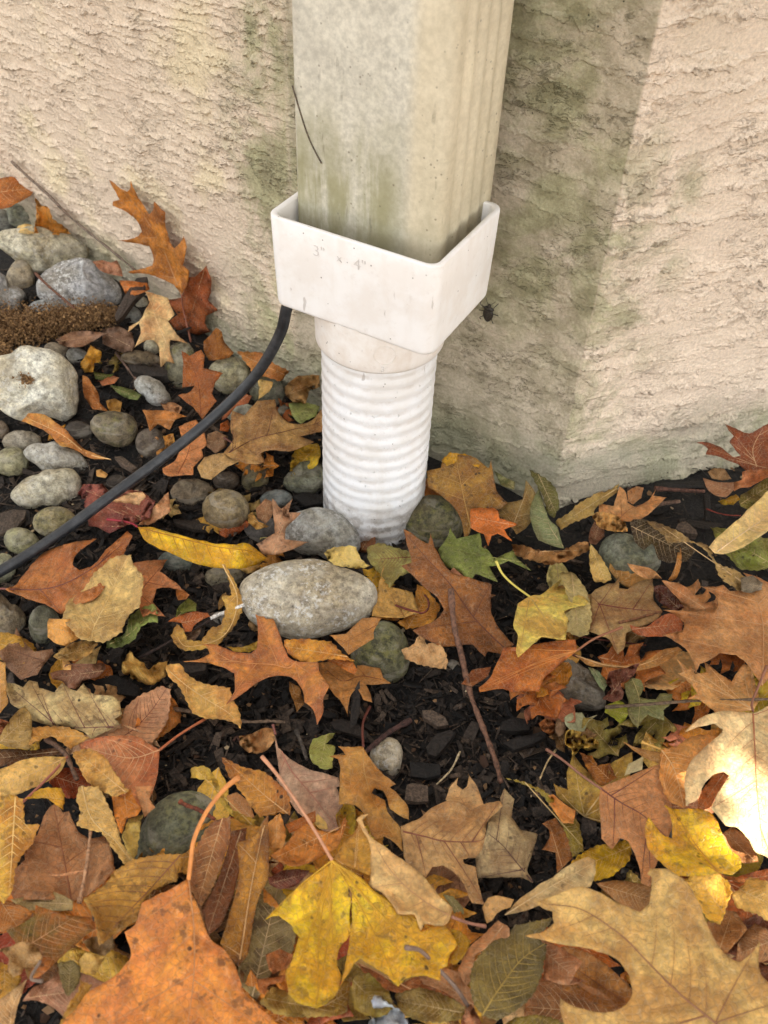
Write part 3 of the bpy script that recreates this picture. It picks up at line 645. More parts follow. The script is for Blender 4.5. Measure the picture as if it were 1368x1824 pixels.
twig('slender red stalk in the right mulch patch', 'N', '720,940,800,970,900,992,1000,995', .0006, (140, 60, 45), .014, .016)
twig('fine dark hair like stem under the pale maple leaf pair', 'D', '200,1110,350,1135,500,1155,640,1170', .0008, (110, 62, 48), .016, .016)
twig('red brown twig lying across the big round green stone', 'B', '1090,90,1130,115,1220,150,1310,205', .0014, (125, 66, 42), .052, .048)
twig('straw stalk crossing the brown leaf at lower left', 'B', '90,515,200,545,380,540,520,515,700,498', .0009, (196, 140, 95), .050, .050)
twig('upright pale stalk crossing the brown leaf at lower left', 'B', '480,715,500,640,530,480,545,350,555,230', .0012, (172, 132, 98), .052, .056)
twig('dark forked stem tip on the yellow brown leaf at lower left', 'B', '530,680,560,740,575,820', .0010, (70, 55, 45), .055, .055)
twig('bark covered stem lying across the pile at the left edge', 'A', '280,1080,340,1120,400,1175,430,1240,470,1330', .0018, (110, 84, 66), .030, .034)
twig('thin dead stem among the leaves between mulch and right edge', 'D', '200,1225,300,1270,420,1310', .0010, (96, 52, 42), .018, .018)
twig('fine straw stalk in the mulch near the amber scrap', 'E', '265,395,220,460,180,550', .0007, (190, 165, 120), .010, .012)
twig('hooked dark red stalk by the big brown oak leaf', 'K', '128,495,180,495,230,510,270,520,290,505,290,480,278,462', .0009, (110, 50, 36), .022, .030)

# ------------------------------------------------------------------ mulch
def chip_geo(rg, L, Wd, T):
    k = 6; u = np.linspace(-.5, .5, 3); V = []
    for i, uu_ in enumerate(u):
        w_ = Wd*(.5 if i != 1 else .6)*rg.uniform(.55, 1.1); t_ = T*.5*rg.uniform(.6, 1.2); b_ = rg.uniform(-.15, .15)*T*2 if i == 1 else 0
        sh = rg.uniform(-.2, .2)*Wd
        for (a, b) in ((-1, -1), (1, -1), (1, 1), (-1, 1)): V.append((uu_*L+rg.uniform(-.08, .08)*L*(i != 1), a*w_+sh, b*t_+b_))
    F = [(3, 2, 1, 0), (8, 9, 10, 11)]
    for i in range(2):
        for j in range(4): F.append((i*4+j, i*4+(j+1) % 4, i*4+4+(j+1) % 4, i*4+4+j))
    return np.array(V), F
def rot(rg, tilt=.35):
    a = rg.uniform(0, 6.283); b = rg.normal()*tilt; c = rg.normal()*tilt
    ca, sa, cb, sb, cc, sc_ = math.cos(a), math.sin(a), math.cos(b), math.sin(b), math.cos(c), math.sin(c)
    return np.array([[ca, -sa, 0], [sa, ca, 0], [0, 0, 1]])@np.array([[cb, 0, sb], [0, 1, 0], [-sb, 0, cb]])@np.array([[1, 0, 0], [0, cc, -sc_], [0, sc_, cc]])
rg = np.random.default_rng(5)
AV, AF, AT = [], [], []; off = 0
def in_front(x, y):                            # on the garden side of the wall
    for (p, a) in ((CORNER, A_RET), (BEND, A_LEFT), (CORNER, A_RIGHT)):
        pass
    c = np.array([x, y])
    def side(p, ang, flip):
        d = c-p; n = np.array([math.sin(ang), -math.cos(ang)])*flip; return d@n
    s1, s2, s3 = side(CORNER, A_RET, -1), side(BEND, A_LEFT, -1), side(CORNER, A_RIGHT, 1)
    return min(s2, s1) > .002 if x < CORNER[0] else s3 > .002
NCH = 25000
for k in range(NCH):
    # denser where the photograph shows bare mulch
    if k % 5 > 2: p = at(rg.uniform(250, 1150), rg.uniform(1000, 1650), 0)
    elif k % 5: p = at(rg.uniform(-60, 800), rg.uniform(560, 1200), 0)
    else: p = at(rg.uniform(-60, 1430), rg.uniform(560, 1900), 0)
    if k % 4 == 3: p = np.array([rg.uniform(-1.0, .9), rg.uniform(-.15, 1.1), 0])
    if not in_front(p[0], p[1]): continue
    if rg.random() < .55: L, Wd, T = rg.uniform(.005, .018), rg.uniform(.0004, .0010), rg.uniform(.0004, .0008)
    else:
        L = rg.gamma(2.2, .0030)+.002; Wd = L*rg.uniform(.15, .5); T = min(Wd*.6, rg.uniform(.0006, .0022))
    V, F = chip_geo(rg, L, Wd, T); V = V@rot(rg, .38).T
    V += [p[0], p[1], float(ground(p[0], p[1])[0]) + rg.uniform(.0005, .005)]
    AV.append(V); AF += [tuple(i+off for i in f) for f in F]; off += len(V)
    tone = rg.beta(1.4, 4) if rg.random() > .09 else rg.uniform(.5, 1.3); AT += [tone]*len(V)
o = mesh_obj('mulch', np.vstack(AV), AF, MULCH, smooth=False); tag(o, 'black shredded bark mulch covering the bed', kind='stuff')
at_ = o.data.attributes.new('tone', 'FLOAT', 'POINT'); at_.data.foreach_set('value', AT)
# larger pieces of bark, each lying on its own
def bark(label, fr, pts, z, T=.0035, tone=.15, lean=0.0, group='pieces of bark in the mulch'):
    P = px(fr, pts); c = P.mean(0); n = nrm([0, 0, 1-lean]-FWD*lean*[1, 1, 1]); z += .8*rise(*at(c[0], c[1], z)[:2]); P0 = at(c[0], c[1], z)
    D = ray(P[:, 0], P[:, 1]); t = ((P0-CAM)@n)/(D@n); top = CAM+D*t[:, None]; m = len(P)
    ctr = top.mean(0)
    # subdivided top with a woody ripple
    inner = ctr+(top-ctr)*.6; jt = rg.normal(size=(m, 3))*.0004
    V = np.vstack([top-n*T, top+jt, inner+n*.0005+jt, [ctr+n*.0007]]); F = [tuple(range(m))[::-1]]
    for i in range(m):
        j = (i+1) % m; F += [(i, j, m+j, m+i), (m+i, m+j, 2*m+j, 2*m+i), (2*m+i, 2*m+j, 3*m)]
    o = mesh_obj('bark_piece', V, F, MULCH, None, ctr-n*T, smooth=False); tag(o, label, 'bark', group)
    a = o.data.attributes.new('tone', 'FLOAT', 'POINT'); a.data.foreach_set('value', [tone]*len(V)); return o
bark('dark sliver of bark standing upright below the brown leaf', 'F', '1165,900,1168,1000,1165,1100,1135,1160,1108,1190,1108,1080,1120,980', .022, .002, .25, .8)
bark('flat black bark chip left of the big orange oak leaf', 'F', '0,785,100,775,200,785,235,810,225,835,130,850,60,835', .010, .004, .3)
bark('thick black bark slab under the crumpled yellow leaf', 'A', '520,760,620,700,700,690,800,730,850,760,840,820,700,800,560,800', .010, .006, .12)
bark('square brown ribbed bark chip left of the tan oak leaf', 'G', '290,345,330,330,420,345,430,435,360,445,282,440', .008, .004, .8)
bark('wide flat black chip in the middle of the mulch patch', 'G', '315,200,400,205,500,215,505,280,420,300,320,285', .008, .003, .05)
bark('grey brown weathered wood chip right of the cream stone', 'K', '270,830,300,825,340,850,352,875,320,880,275,850', .009, .004, .75)
bark('curved black chip left of the long reddish twig', 'G', '420,100,480,30,560,0,600,20,520,120,480,160,430,150', .010, .005, .2)
bark('long black bark strip right of the long reddish twig', 'K', '530,930,570,915,620,905,665,890,665,915,620,935,560,955', .010, .004, .15)
bark('broad black bark chip near the brown wedge of rock', 'K', '520,865,560,850,615,860,612,890,560,898,522,890', .009, .004, .15)
bark('dark grey bark stick at the wall between quartz rock and leaning leaf', 'P', '640,905,690,905,680,960,620,1020,570,1090,545,1110,540,1080,580,1000', .028, .006, .45, .3)
bark('long dark bark stick below the pale tan oak leaf', 'P', '600,1310,680,1320,780,1340,785,1370,700,1365,620,1345', .018, .005, .2)
bark('flat black chip left of the pale kidney shaped stone', 'Q', '0,780,50,765,100,770,95,800,60,840,0,865', .008, .003, .55)
bark('splintered grey chip beside the curly tan leaf stem', 'Q', '450,560,480,555,535,600,515,612,475,590', .010, .003, .9)
bark('dark chip lying across the soil below the ridged brown stone', 'Q', '680,805,740,808,830,830,835,850,760,845,690,825', .009, .003, .3)
bark('shiny black chip at the foot of the pipe left side', 'Q', '1150,715,1190,700,1270,705,1270,740,1200,750', .008, .003, .1)
bark('flat grey chip under the black upright sliver', 'F', '985,1150,1060,1130,1150,1170,1210,1210,1200,1250,1120,1220,1020,1190', .008, .003, .3)
bark('dark chip in the right mulch patch lying left to right', 'D', '880,420,980,425,1080,440,1110,465,1000,480,900,460', .012, .004, .2)
bark('upright black chip in the right mulch patch', 'D', '985,265,1020,270,1025,350,1020,420,995,425', .012, .003, .15)
bark('long charcoal strip along the wall in the right mulch patch', 'D', '690,205,800,190,980,185,985,225,850,232,700,228', .012, .004, .12)
bark('grey knot of wood in the right mulch patch', 'D', '830,440,880,430,935,480,945,510,860,500,820,480', .014, .006, .7)
for k in range(36):                            # further loose pieces, alike
    for _ in range(30):
        if k % 2: p = at(rg.uniform(380, 1120), rg.uniform(1180, 1600), 0)
        else: p = at(rg.uniform(0, 560), rg.uniform(640, 1180), 0)
        if in_front(p[0], p[1]): break
    L = rg.uniform(.010, .020); V, F = chip_geo(rg, L, L*rg.uniform(.25, .5), rg.uniform(.002, .004)); V = V@rot(rg, .2).T; c = np.array([p[0], p[1], float(ground(p[0], p[1])[0])+.0045])
    o = mesh_obj('bark_piece', V+c, F, MULCH, None, c, smooth=False); tag(o, 'loose black bark chip lying among the shredded mulch', 'bark', 'loose bark chips')
    a = o.data.attributes.new('tone', 'FLOAT', 'POINT'); a.data.foreach_set('value', [float(rg.beta(1.3, 4))]*len(V))

# ------------------------------------------------------------------ leaves
def corners(P):
    a = P-np.roll(P, 1, 0); b = np.roll(P, -1, 0)-P
    ang = np.degrees(np.arctan2(a[:, 0]*b[:, 1]-a[:, 1]*b[:, 0], (a*b).sum(1))); return ang
def smooth_outline(P, step=4.0, sharp=36):
    A = corners(P); n = len(P); area = .5*np.sum(P[:, 0]*np.roll(P[:, 1], -1)-np.roll(P[:, 0], -1)*P[:, 1]); A = A*np.sign(area)
    out = []
    for i in range(n):
        p0, p1, p2, p3 = P[i-1], P[i], P[(i+1) % n], P[(i+2) % n]
        if abs(A[i]) > sharp: p0 = p1-(p2-p1)*.6
        if abs(A[(i+1) % n]) > sharp: p3 = p2+(p2-p1)*.6
        L = np.linalg.norm(p2-p1); m = max(1, int(L/step)); tt = np.linspace(0, 1, m, endpoint=False)[:, None]
        # centripetal-ish: limit overshoot by scaling the tangents to this span
        t1 = (p2-p0)*.5; t2 = (p3-p1)*.5
        for t_ in (t1, t2):
            l = np.linalg.norm(t_);
            if l > L: t_ *= L/l
        h1 = 2*tt**3-3*tt**2+1; h2 = tt**3-2*tt**2+tt; h3 = -2*tt**3+3*tt**2; h4 = tt**3-tt**2
        out.append(h1*p1+h2*t1+h3*p2+h4*t2)
    return np.vstack(out), A
def inside(P, Q):                              # which of Q lie in polygon P
    x, y = Q[:, 0][:, None], Q[:, 1][:, None]; x1, y1 = P[:, 0], P[:, 1]; x2, y2 = np.roll(x1, -1), np.roll(y1, -1)
    c = ((y1 > y) != (y2 > y)) & (x < (x2-x1)*(y-y1)/(y2-y1+1e-12)+x1); return c.sum(1) % 2 == 1
def segdist(Q, A, B):
    d = B-A; L = (d*d).sum(1)+1e-12; best = np.full(len(Q), 1e9)
    for s0 in range(0, len(A), 64):
        a, dd, l = A[s0:s0+64], d[s0:s0+64], L[s0:s0+64]
        w_ = Q[:, None]-a[None]; t = np.clip((w_*dd[None]).sum(2)/l[None], 0, 1); r = np.linalg.norm(w_-t[..., None]*dd[None], axis=2)
        best = np.minimum(best, r.min(1))
    return best
def vein_lines(P, A, mid, kind, rgl):
    mid = spline(mid, 6) if len(mid) > 2 else np.array([mid[0]+(mid[-1]-mid[0])*t for t in np.linspace(0, 1, 9)])
    L = np.linalg.norm(np.diff(mid, axis=0), axis=1); cum = np.r_[0, np.cumsum(L)]; tot = cum[-1]
    def on(t): return np.array([np.interp(t*tot, cum, mid[:, 0]), np.interp(t*tot, cum, mid[:, 1])])
    lines = [(mid, 1.0)]
    if kind == 'm':
        b = mid[0]; tips = [p for p, a in zip(P, A) if a > 45 and np.linalg.norm(p-b) > .35*tot]
        for p in tips:
            q = b+(p-b)*np.linspace(0, .94, 8)[:, None]; n_ = np.array([-(p-b)[1], (p-b)[0]]); q = q+n_*(np.sin(np.linspace(0, math.pi, 8))*rgl.uniform(-.05, .05))[:, None]; lines.append((q, .75))
            for t in (.4, .6, .78):
                for sg in (-1, 1):
                    d = (p-b); r = d*.72+np.array([-d[1], d[0]])*sg*.7; s = b+d*t; e = s+r*.25*(1.1-t)
                    if inside(P, e[None])[0]: lines.append((np.array([s, (s+e)/2, e]), .3))
        return lines
    tipd = [p for p, a in zip(P, A) if a > 50]
    if kind == 'o':
        for p in tipd:
            d2 = ((mid-p)**2).sum(1); k = int(np.argmin(d2)); dist = math.sqrt(d2[k]); tk = cum[k]/tot
            if dist < .07*tot: continue
            s = on(max(.03, tk-.55*dist/tot)); c = (s+p)/2+(on(min(1, tk+.02))-on(max(0, tk-.02)))*0.3
            q = np.array([s*(1-t)**2+c*2*t*(1-t)+p*t*t for t in np.linspace(0, .95, 9)])
            if inside(P, q[2:-1]).mean() > .6: lines.append((q[inside(P, q) | (np.arange(9) < 1)], .55))
        n = 7
    else: n = 9
    for k in range(n):
        t = .08+.82*k/n+rgl.uniform(-.02, .02)
        for sg in (-1, 1):
            s = on(t); tg = nrm(on(min(t+.03, 1))-on(max(t-.03, 0))); nn_ = np.array([-tg[1], tg[0]])*sg; q = [s]; ang = R_(56)
            p = s.copy()
            for j in range(16):
                d = tg*math.cos(ang)+nn_*math.sin(ang); p = p+d*tot*.035; ang -= R_(2.2)
                if not inside(P, p[None])[0]: break
                q.append(p)
            if kind == 'o': q = q[:max(3, int(len(q)*.7))]
            if len(q) > 3: lines.append((np.array(q[:-1]), .5 if kind != 'o' else .24))
    return lines
NL = [0]; LEAFGROUP = 'fallen autumn leaves'
def leaf(label, name, fr, pts, color, z, kind='o', tint=None, mid=None, stem=None, stemz=None, stemc=None, stemr=.0008, lean=0.0, n=None, anchor=None, P0=None,
         spots=.5, gloss=.12, amp=1.0, fold=None, bend=None, curl=None, vein=None, veinr=.0005, step=5.6, lm=None, tilt=None, group=None, small=False):
    NL[0] += 1; rgl = np.random.default_rng(NL[0]*13+5)
    P = px(fr, pts); c = (P.max(0)+P.min(0))/2
    O, A = smooth_outline(P, 4.0 if not small else 5)
    nO = len(O); k_ = np.arange(nO); dO = np.roll(O, -1, 0)-np.roll(O, 1, 0); nO_ = np.c_[dO[:, 1], -dO[:, 0]]/(np.linalg.norm(dO, axis=1)[:, None]+1e-9)
    jit = noise(np.c_[O*.06, np.full(nO, NL[0]*3.3)], 4)*1.3 + noise(np.c_[O*.2, np.full(nO, NL[0]*1.7)], 8)*.7
    if kind in 's': amp *= 1.15; jit = jit + 1.0*((k_ % 3)-1)*(np.random.default_rng(1).uniform(.6, 1.2, nO))
    size = np.ptp(P, axis=0).max(); O = O+nO_*jit[:, None]*min(1, size/90)
    if mid is None:
        q = P-P.mean(0); ev = np.linalg.svd(q, full_matrices=False)[2][0]; s = q@ev; mm = np.array([P.mean(0)+ev*s.min()*.93, P.mean(0)+ev*s.max()*.93])
        if rgl.random() < .5: mm = mm[::-1]
    else: mm = px(fr, mid)
    if stem is not None and mid is None:
        st = px(fr, stem); 
        if np.linalg.norm(st[0]-mm[0]) > np.linalg.norm(st[0]-mm[-1]): mm = mm[::-1]
    z *= .001
    an = px(fr, anchor)[0] if anchor is not None else c
    z += .6*rise(*at(an[0], an[1], z)[:2])
    P0 = at(an[0], an[1], z) if P0 is None else P0
    if n is None:
        tx_, ty_ = tilt if tilt else (rgl.normal()*.10, rgl.normal()*.10)
        n = nrm(np.array([tx_, ty_, 1.0])*(1-lean) - FWD*lean)
    n = nrm(n); eu = nrm(np.cross([0, 1, 0.01], n)); ev_ = np.cross(n, eu)
    def flat(Q):
        D = ray(Q[:, 0], Q[:, 1]); t = ((P0-CAM)@n)/(D@n); return CAM+D*t[:, None]
    f0 = flat(P); ctr = f0.mean(0); span = np.linalg.norm(np.ptp(f0, axis=0))
    ml = flat(np.array(spline(mm, 4) if len(mm) > 2 else mm)); m0, m1 = ml[0], ml[-1]; md_ = (m1-m0); mL = np.linalg.norm(md_); md_ = md_/mL; ms = np.cross(n, md_)
    amp_ = .031*span*amp; fold = rgl.uniform(.02, .16)*rgl.choice([1, 1, -1]) if fold is None else fold
    bend = (rgl.uniform(-.5, .7) if kind in 'om' else rgl.uniform(-1.1, 1.2)) if bend is None else bend; curl = rgl.uniform(0, 1) if curl is None else curl
    sd = NL[0]*7
    seg = vein_lines(P, A, mm, kind, rgl) if not small else [(mm, 1.0)]
    VA, VB = [], []
    for ln, w_ in seg:
        VA.append(ln[:-1]); VB.append(ln[1:])
    VA, VB = np.vstack(VA), np.vstack(VB); fa, fb = flat(VA), flat(VB)
    Vu = lambda W3: np.c_[(W3-ctr)@eu, (W3-ctr)@ev_]
    FA, FB, OO = Vu(fa), Vu(fb), Vu(flat(O)); OA, OB = OO[::2], np.roll(OO[::2], -1, 0)
    def hfun(W3):
        q = Vu(W3); a = (W3-m0)@md_; s = (W3-m0)@ms; L3 = np.c_[q/span, np.full(len(q), sd*1.13)]
        vdist = segdist(q, FA, FB); edist = segdist(q, OA, OB)
        h = fold*np.sqrt(s*s+1e-6)*.9 + bend*((a-mL/2)**2/mL)*.5 + amp_*noise(L3*[3.0, 3.0, 1], 51) + amp_*.55*noise(L3*[7, 7, 1], 52)
        h += amp*.0009*noise(np.c_[q*110, np.full(len(q), sd)], 53)
        h += .0015*amp*(1-np.exp(-(vdist/.0032)**2))
        h += curl*.013*amp*np.exp(-edist/.0035)*noise(L3*[5, 5, 1], 55)
        return h-(fold*mL*.08), vdist, edist
    def surf(Q):
        D = ray(Q[:, 0], Q[:, 1]); dn = D@n; base = (P0-CAM)@n; W3 = CAM+D*(base/dn)[:, None]
        for _ in range(3):
            h, vdist, edist = hfun(W3); W3 = CAM+D*((base+h)/dn)[:, None]
        return W3, vdist, edist
    st_ = step if not small else step*1.5
    lo, hi = O.min(0), O.max(0); gx, gy = np.meshgrid(np.arange(lo[0]+st_/2, hi[0], st_), np.arange(lo[1]+st_/2, hi[1], st_*.87)); gx = gx+((np.arange(gx.shape[0]) % 2)*st_/2)[:, None]
    Gp = np.c_[gx.ravel(), gy.ravel()]+rgl.uniform(-.8, .8, (gx.size, 2)); Gp = Gp[inside(O, Gp)]
    if len(Gp): Gp = Gp[segdist(Gp, O, np.roll(O, -1, 0)) > st_*.45]
    pts2 = [Vector(p) for p in np.vstack([O, Gp])]
    r = delaunay_2d_cdt(pts2, [(i, (i+1) % nO) for i in range(nO)], [], 1, 1e-4)
    V2 = np.array([v[:] for v in r[0]]); F = [list(f) for f in r[2]]
    if len(V2) < 4 or not F: return None
    W3, vdist, edist = surf(V2)
    if np.cross(W3[F[0][1]]-W3[F[0][0]], W3[F[0][2]]-W3[F[0][0]])@n < 0: F = [f[::-1] for f in F]
    base = W3.mean(0).copy(); base[2] = W3[:, 2].min()
    o = mesh_obj(name, W3, F, LEAF, None, base)
    for nm, v in (('vd', vdist), ('ed', edist)):
        a_ = o.data.attributes.new(nm, 'FLOAT', 'POINT'); a_.data.foreach_set('value', v.astype(np.float32))
    sm = o.modifiers.new('thickness', 'SOLIDIFY'); sm.thickness = .00028; sm.offset = -1
    col = np.clip(np.array(s2l(color))*np.array([1.22, 1.26, 1.13]), 0, .85); o.color = (*col, 1); tc_ = np.array(s2l(tint))*1.15 if tint else np.clip(col*(np.array([1.18, 1.12, .95]) if rgl.random() < .4 else np.array([.80, .62, .48])), 0, .9)
    o['tint2'] = [float(v) for v in tc_]; o['spots'] = float(spots); o['gloss'] = float(gloss)
    tag(o, label, 'leaf', group or LEAFGROUP)
    vc = np.array(s2l(vein))*.9 if vein else (col*.45+np.array([.72, .50, .27])*.55 if kind != 'o' or rgl.random() < .6 else col*np.array([.5, .36, .3]))
    # veins
    TV, TF = [], []
    for ln, w_ in seg:
        Q = spline(ln, 3) if len(ln) > 2 else np.array([ln[0]+(ln[-1]-ln[0])*t for t in np.linspace(0, 1, 12)])
        Q = Q[inside(O, Q)]
        if len(Q) < 3: continue
        S3, _, _ = surf(Q); S3 = S3+n*.00010
        v_, f_ = tube_geo(S3, min(veinr, span*.006)*w_*np.linspace(1.15, .35, len(S3)), 4, False); f0_ = len(TV); TV += list(v_); TF += [tuple(i+f0_ for i in f) for f in f_]
    if TV:
        vo = mesh_obj('veins', np.array(TV), TF, VEIN, o, base); vo.color = (*vc, 1)
    if stem is not None:
        st = px(fr, stem); s0, _, _ = surf(mm[:1]); z0 = s0[0][2]; z1 = (stemz*.001 if stemz is not None else z0)
        zz = np.linspace(z0, z1, len(st)); W = [at(p[0], p[1], zq) for p, zq in zip(st, zz)]; W[0] = s0[0]
        Pq = spline(np.array(W), 7); v_, f_ = tube_geo(Pq, stemr*np.linspace(1, 1, len(Pq))*(1+.35*np.exp(-np.linspace(0, 6, len(Pq))[::-1]**2)), 7)
        so2 = mesh_obj('stem', v_, f_, VEIN, o, base); so2.color = (*(np.array(s2l(stemc)) if stemc else vc), 1)
    if lm: HALL.append((lm, c[0], c[1]))
    return o
# mesh_obj parents by location: give every parent its world spot
OAK, MAP, CHE, WIL, LF = 'oak_leaf', 'maple_leaf', 'cherry_leaf', 'willow_leaf', 'leaf'

# ---- top left, against the wall
NW = np.array([math.sin(A_LEFT), -math.cos(A_LEFT), 0]); NW = NW if NW[1] < 0 else -NW
leaf('orange brown oak leaf standing upright against the left wall', OAK, 'P', '512,450,540,470,595,505,608,490,612,452,640,520,700,610,718,590,722,550,745,580,772,600,780,690,815,770,845,745,860,710,872,760,855,850,885,880,880,930,850,990,815,945,780,920,690,890,605,882,680,862,715,850,722,820,700,760,660,750,550,733,600,728,650,712,665,690,640,640,590,595,525,570,530,550,560,540,540,500', (192, 120, 42), 34, tint=(140, 78, 26), mid='850,985,800,860,760,760,690,640,600,520,515,452', stem='850,985,860,1060,895,1210', stemz=20, stemc=(170, 110, 85), n=NW+[0, 0, .05], P0=wall_pt(323, 524, .020), vein=(190, 140, 90), fold=.1, bend=.2, spots=.15, lm='upright orange oak leaf')
leaf('rust brown spotted leaf behind the pale tan oak leaf by the wall', OAK, 'P', '885,905,915,905,968,850,985,900,990,970,975,1010,1020,1060,965,1085,960,1120,985,1160,940,1170,900,1185,860,1160,820,1150,790,1110,830,1080,800,1040,790,1010,850,1000', (158, 84, 40), 36, n=NW+[0, 0, .10], P0=wall_pt(345, 598, .016), spots=1, amp=1.3)
leaf('pale tan pointed oak leaf draped in front of the rust leaf by the wall', OAK, 'P', '680,970,740,985,790,1000,800,1045,820,1080,785,1110,810,1150,880,1215,800,1200,795,1240,818,1310,780,1300,755,1325,745,1240,720,1200,690,1200,630,1235,660,1160,650,1120,600,1160,605,1135,650,1110,680,1060,700,1020', (222, 184, 134), 46, tint=(190, 135, 85), lean=.75, spots=.2, mid='780,1210,740,1120,700,1000', lm='pale tan oak leaf by the wall')
leaf('orange brown oval leaf cut by the left edge near the wall', LF, 'P', '-90,450,0,440,60,436,140,455,172,485,130,530,60,565,0,585,-80,560', (180, 108, 42), 62, 'l', lean=.3, spots=.4)
leaf('dark folded leaf scrap at the left edge above the orange oval leaf', LF, 'P', '-60,395,0,392,50,395,60,430,10,440,-60,440', (125, 82, 60), 56, 'l')
leaf('small pale leaf tip poking in at the left edge by the wall', LF, 'P', '-60,280,0,270,28,280,12,330,-60,340', (214, 160, 110), 90, 'l', lean=.8)
leaf('crumpled golden brown leaf behind the long flat pale stone', LF, 'P', '165,535,200,570,225,570,245,630,290,660,340,705,250,705,160,695,170,620', (190, 126, 46), 56, 's', lean=.7, amp=2.2, curl=1.5)
leaf('cream leaf scrap on the long flat pale stone', LF, 'P', '70,690,85,665,130,655,165,670,160,700,110,700', (205, 175, 125), 54, 'l', lean=.4, amp=2)
leaf('small tan curled scrap at the base of the upright oak leaf', LF, 'P', '430,830,480,825,520,835,548,825,570,870,575,900,520,890,470,870', (172, 118, 92), 45, 'l', lean=.4, amp=2)
leaf('orange scrap under the upright oak leaf', LF, 'P', '560,920,620,925,690,930,700,960,650,985,590,995', (186, 108, 48), 38, 'l', lean=.3, amp=1.5)
leaf('long mauve brown leaf lying left of the pale tan oak leaf', LF, 'P', '262,1197,330,1162,420,1158,492,1168,440,1205,370,1235,290,1222', (146, 108, 90), 30, 'l', lean=.2, spots=.5, gloss=.3)
leaf('dull purple brown leaf between mauve leaf and pale tan oak leaf', OAK, 'P', '478,1150,560,1135,620,1165,632,1230,610,1275,540,1245,480,1215', (126, 98, 84), 26, lean=.25, amp=1.6)
leaf('amber crinkled leaf curl in the mulch right of the big whitish stone', LF, 'Q', '355,120,400,150,395,185,370,190,365,225,330,230,305,200,330,170', (198, 142, 42), 26, 's', lean=.5, amp=2.2, lm='amber leaf curl')
leaf('narrow orange brown leaf hanging down right of the big whitish stone', LF, 'Q', '325,240,345,250,385,310,390,345,425,380,365,372,330,320', (182, 120, 62), 22, 'l', lean=.2, amp=1.5)
leaf('small ochre leaf in the mulch above the dark mossy pebble', LF, 'Q', '415,340,450,330,478,345,472,385,430,380', (176, 128, 60), 16, 's', amp=1.5)
leaf('dark green slender leaf in the mulch left of the lumpy grey stone', LF, 'Q', '433,278,500,290,555,315,540,335,500,330,460,305', (104, 116, 66), 18, 'l', spots=.1)
leaf('green scrap below the amber leaf curl', LF, 'Q', '368,225,420,235,450,232,440,258,375,255', (96, 112, 50), 16, 'l', spots=.1)
leaf('pink brown scrap beside the slender green leaf', LF, 'Q', '390,262,440,240,468,248,450,270,400,280', (182, 112, 78), 18, 'l')
leaf('rumpled peach leaf scrap above the rusty leaf near the hose', LF, 'Q', '632,350,680,345,715,365,700,392,650,380', (202, 150, 112), 18, 'l', amp=2)
leaf('tall brown oak leaf leaning on the wall side of the hose', OAK, 'Q', '712,140,745,165,790,140,805,160,800,210,880,230,845,270,835,310,850,340,795,412,765,370,700,318,750,300,765,280,715,290,720,200', (160, 94, 40), 40, mid='790,400,780,280,745,170', lean=.85, spots=.3, gloss=.25, lm='tall brown oak leaf by the hose')
leaf('brown gold oak leaf above the pale yellowish cobble', OAK, 'Q', '800,105,850,55,872,70,885,110,920,150,900,172,850,180,820,182,800,140', (156, 98, 36), 44, lean=.8, gloss=.25)
leaf('flat tan orange leaf half behind the hose at the wall foot', LF, 'Q', '930,145,1020,150,1070,190,1135,222,1105,262,1000,235,960,180', (188, 124, 62), 38, 's', tilt=(.1, -.2))
leaf('crinkled ochre leaf ball left of the drain pipe', LF, 'Q', '1115,290,1170,240,1255,240,1258,285,1215,300,1200,350,1150,340,1120,310', (176, 136, 84), 34, 'm', lean=.6, amp=2.4, curl=2)
leaf('yellow leaf scrap stuck on the dark green grey cobble', LF, 'Q', '1010,255,1045,258,1075,265,1060,300,1015,335,1018,290', (206, 172, 106), 44, 's', lean=.6)
leaf('pale green leaf behind the big tan oak leaf tip', LF, 'Q', '1135,350,1190,345,1255,360,1240,400,1180,430,1150,400', (150, 156, 96), 22, 's')
leaf('big tan oak leaf lying left of the drain pipe', OAK, 'Q', '905,440,910,375,960,395,1010,340,1080,335,1090,380,1130,420,1180,430,1225,415,1262,375,1290,400,1280,455,1170,480,1235,500,1150,535,1060,530,1020,545,1040,580,1000,590,945,580,880,545,920,490', (182, 138, 84), 42, tint=(140, 92, 50), mid='900,545,1000,490,1120,460,1262,425', stem='900,545,925,520,905,500,880,485', stemc=(90, 50, 35), lean=.2, spots=.35, lm='big tan oak leaf by the pipe', vein=(110, 66, 40), fold=.05)
leaf('dull tan oval leaf touching the lower left of the big tan oak leaf', LF, 'Q', '775,600,800,560,870,545,950,548,940,575,890,600,830,650,790,640', (172, 136, 94), 38, 'l', lean=.3, mid='790,645,860,590,945,555')
leaf('brown shrivelled leaf knot between hose and tan oval leaf', LF, 'Q', '815,470,850,458,895,480,890,520,845,545,812,520', (132, 96, 72), 36, 'l', amp=2.5, lean=.5)
leaf('pinkish orange oak leaf passing under the hose', OAK, 'Q', '640,605,690,570,720,500,700,440,770,415,800,460,815,510,790,530,800,560,760,600,760,630,660,635,640,620', (198, 128, 82), 28, mid='700,625,740,540,760,430', lean=.1, lm='pinkish orange leaf under the hose')
leaf('orange brown triangular leaf above the pinkish leaf under the hose', OAK, 'Q', '560,375,640,378,735,400,690,415,665,450,620,430,590,458,575,410', (176, 112, 56), 30, lean=.2)
leaf('ragged yellow orange leaf edge left of the pinkish leaf', LF, 'Q', '612,540,650,520,640,480,680,468,690,520,650,560,620,560', (202, 146, 66), 24, 's', amp=1.8)
leaf('bright orange scrap between the pale green pebble and the hose', LF, 'Q', '865,430,895,415,905,440,895,462,865,455', (200, 110, 40), 34, 'l')
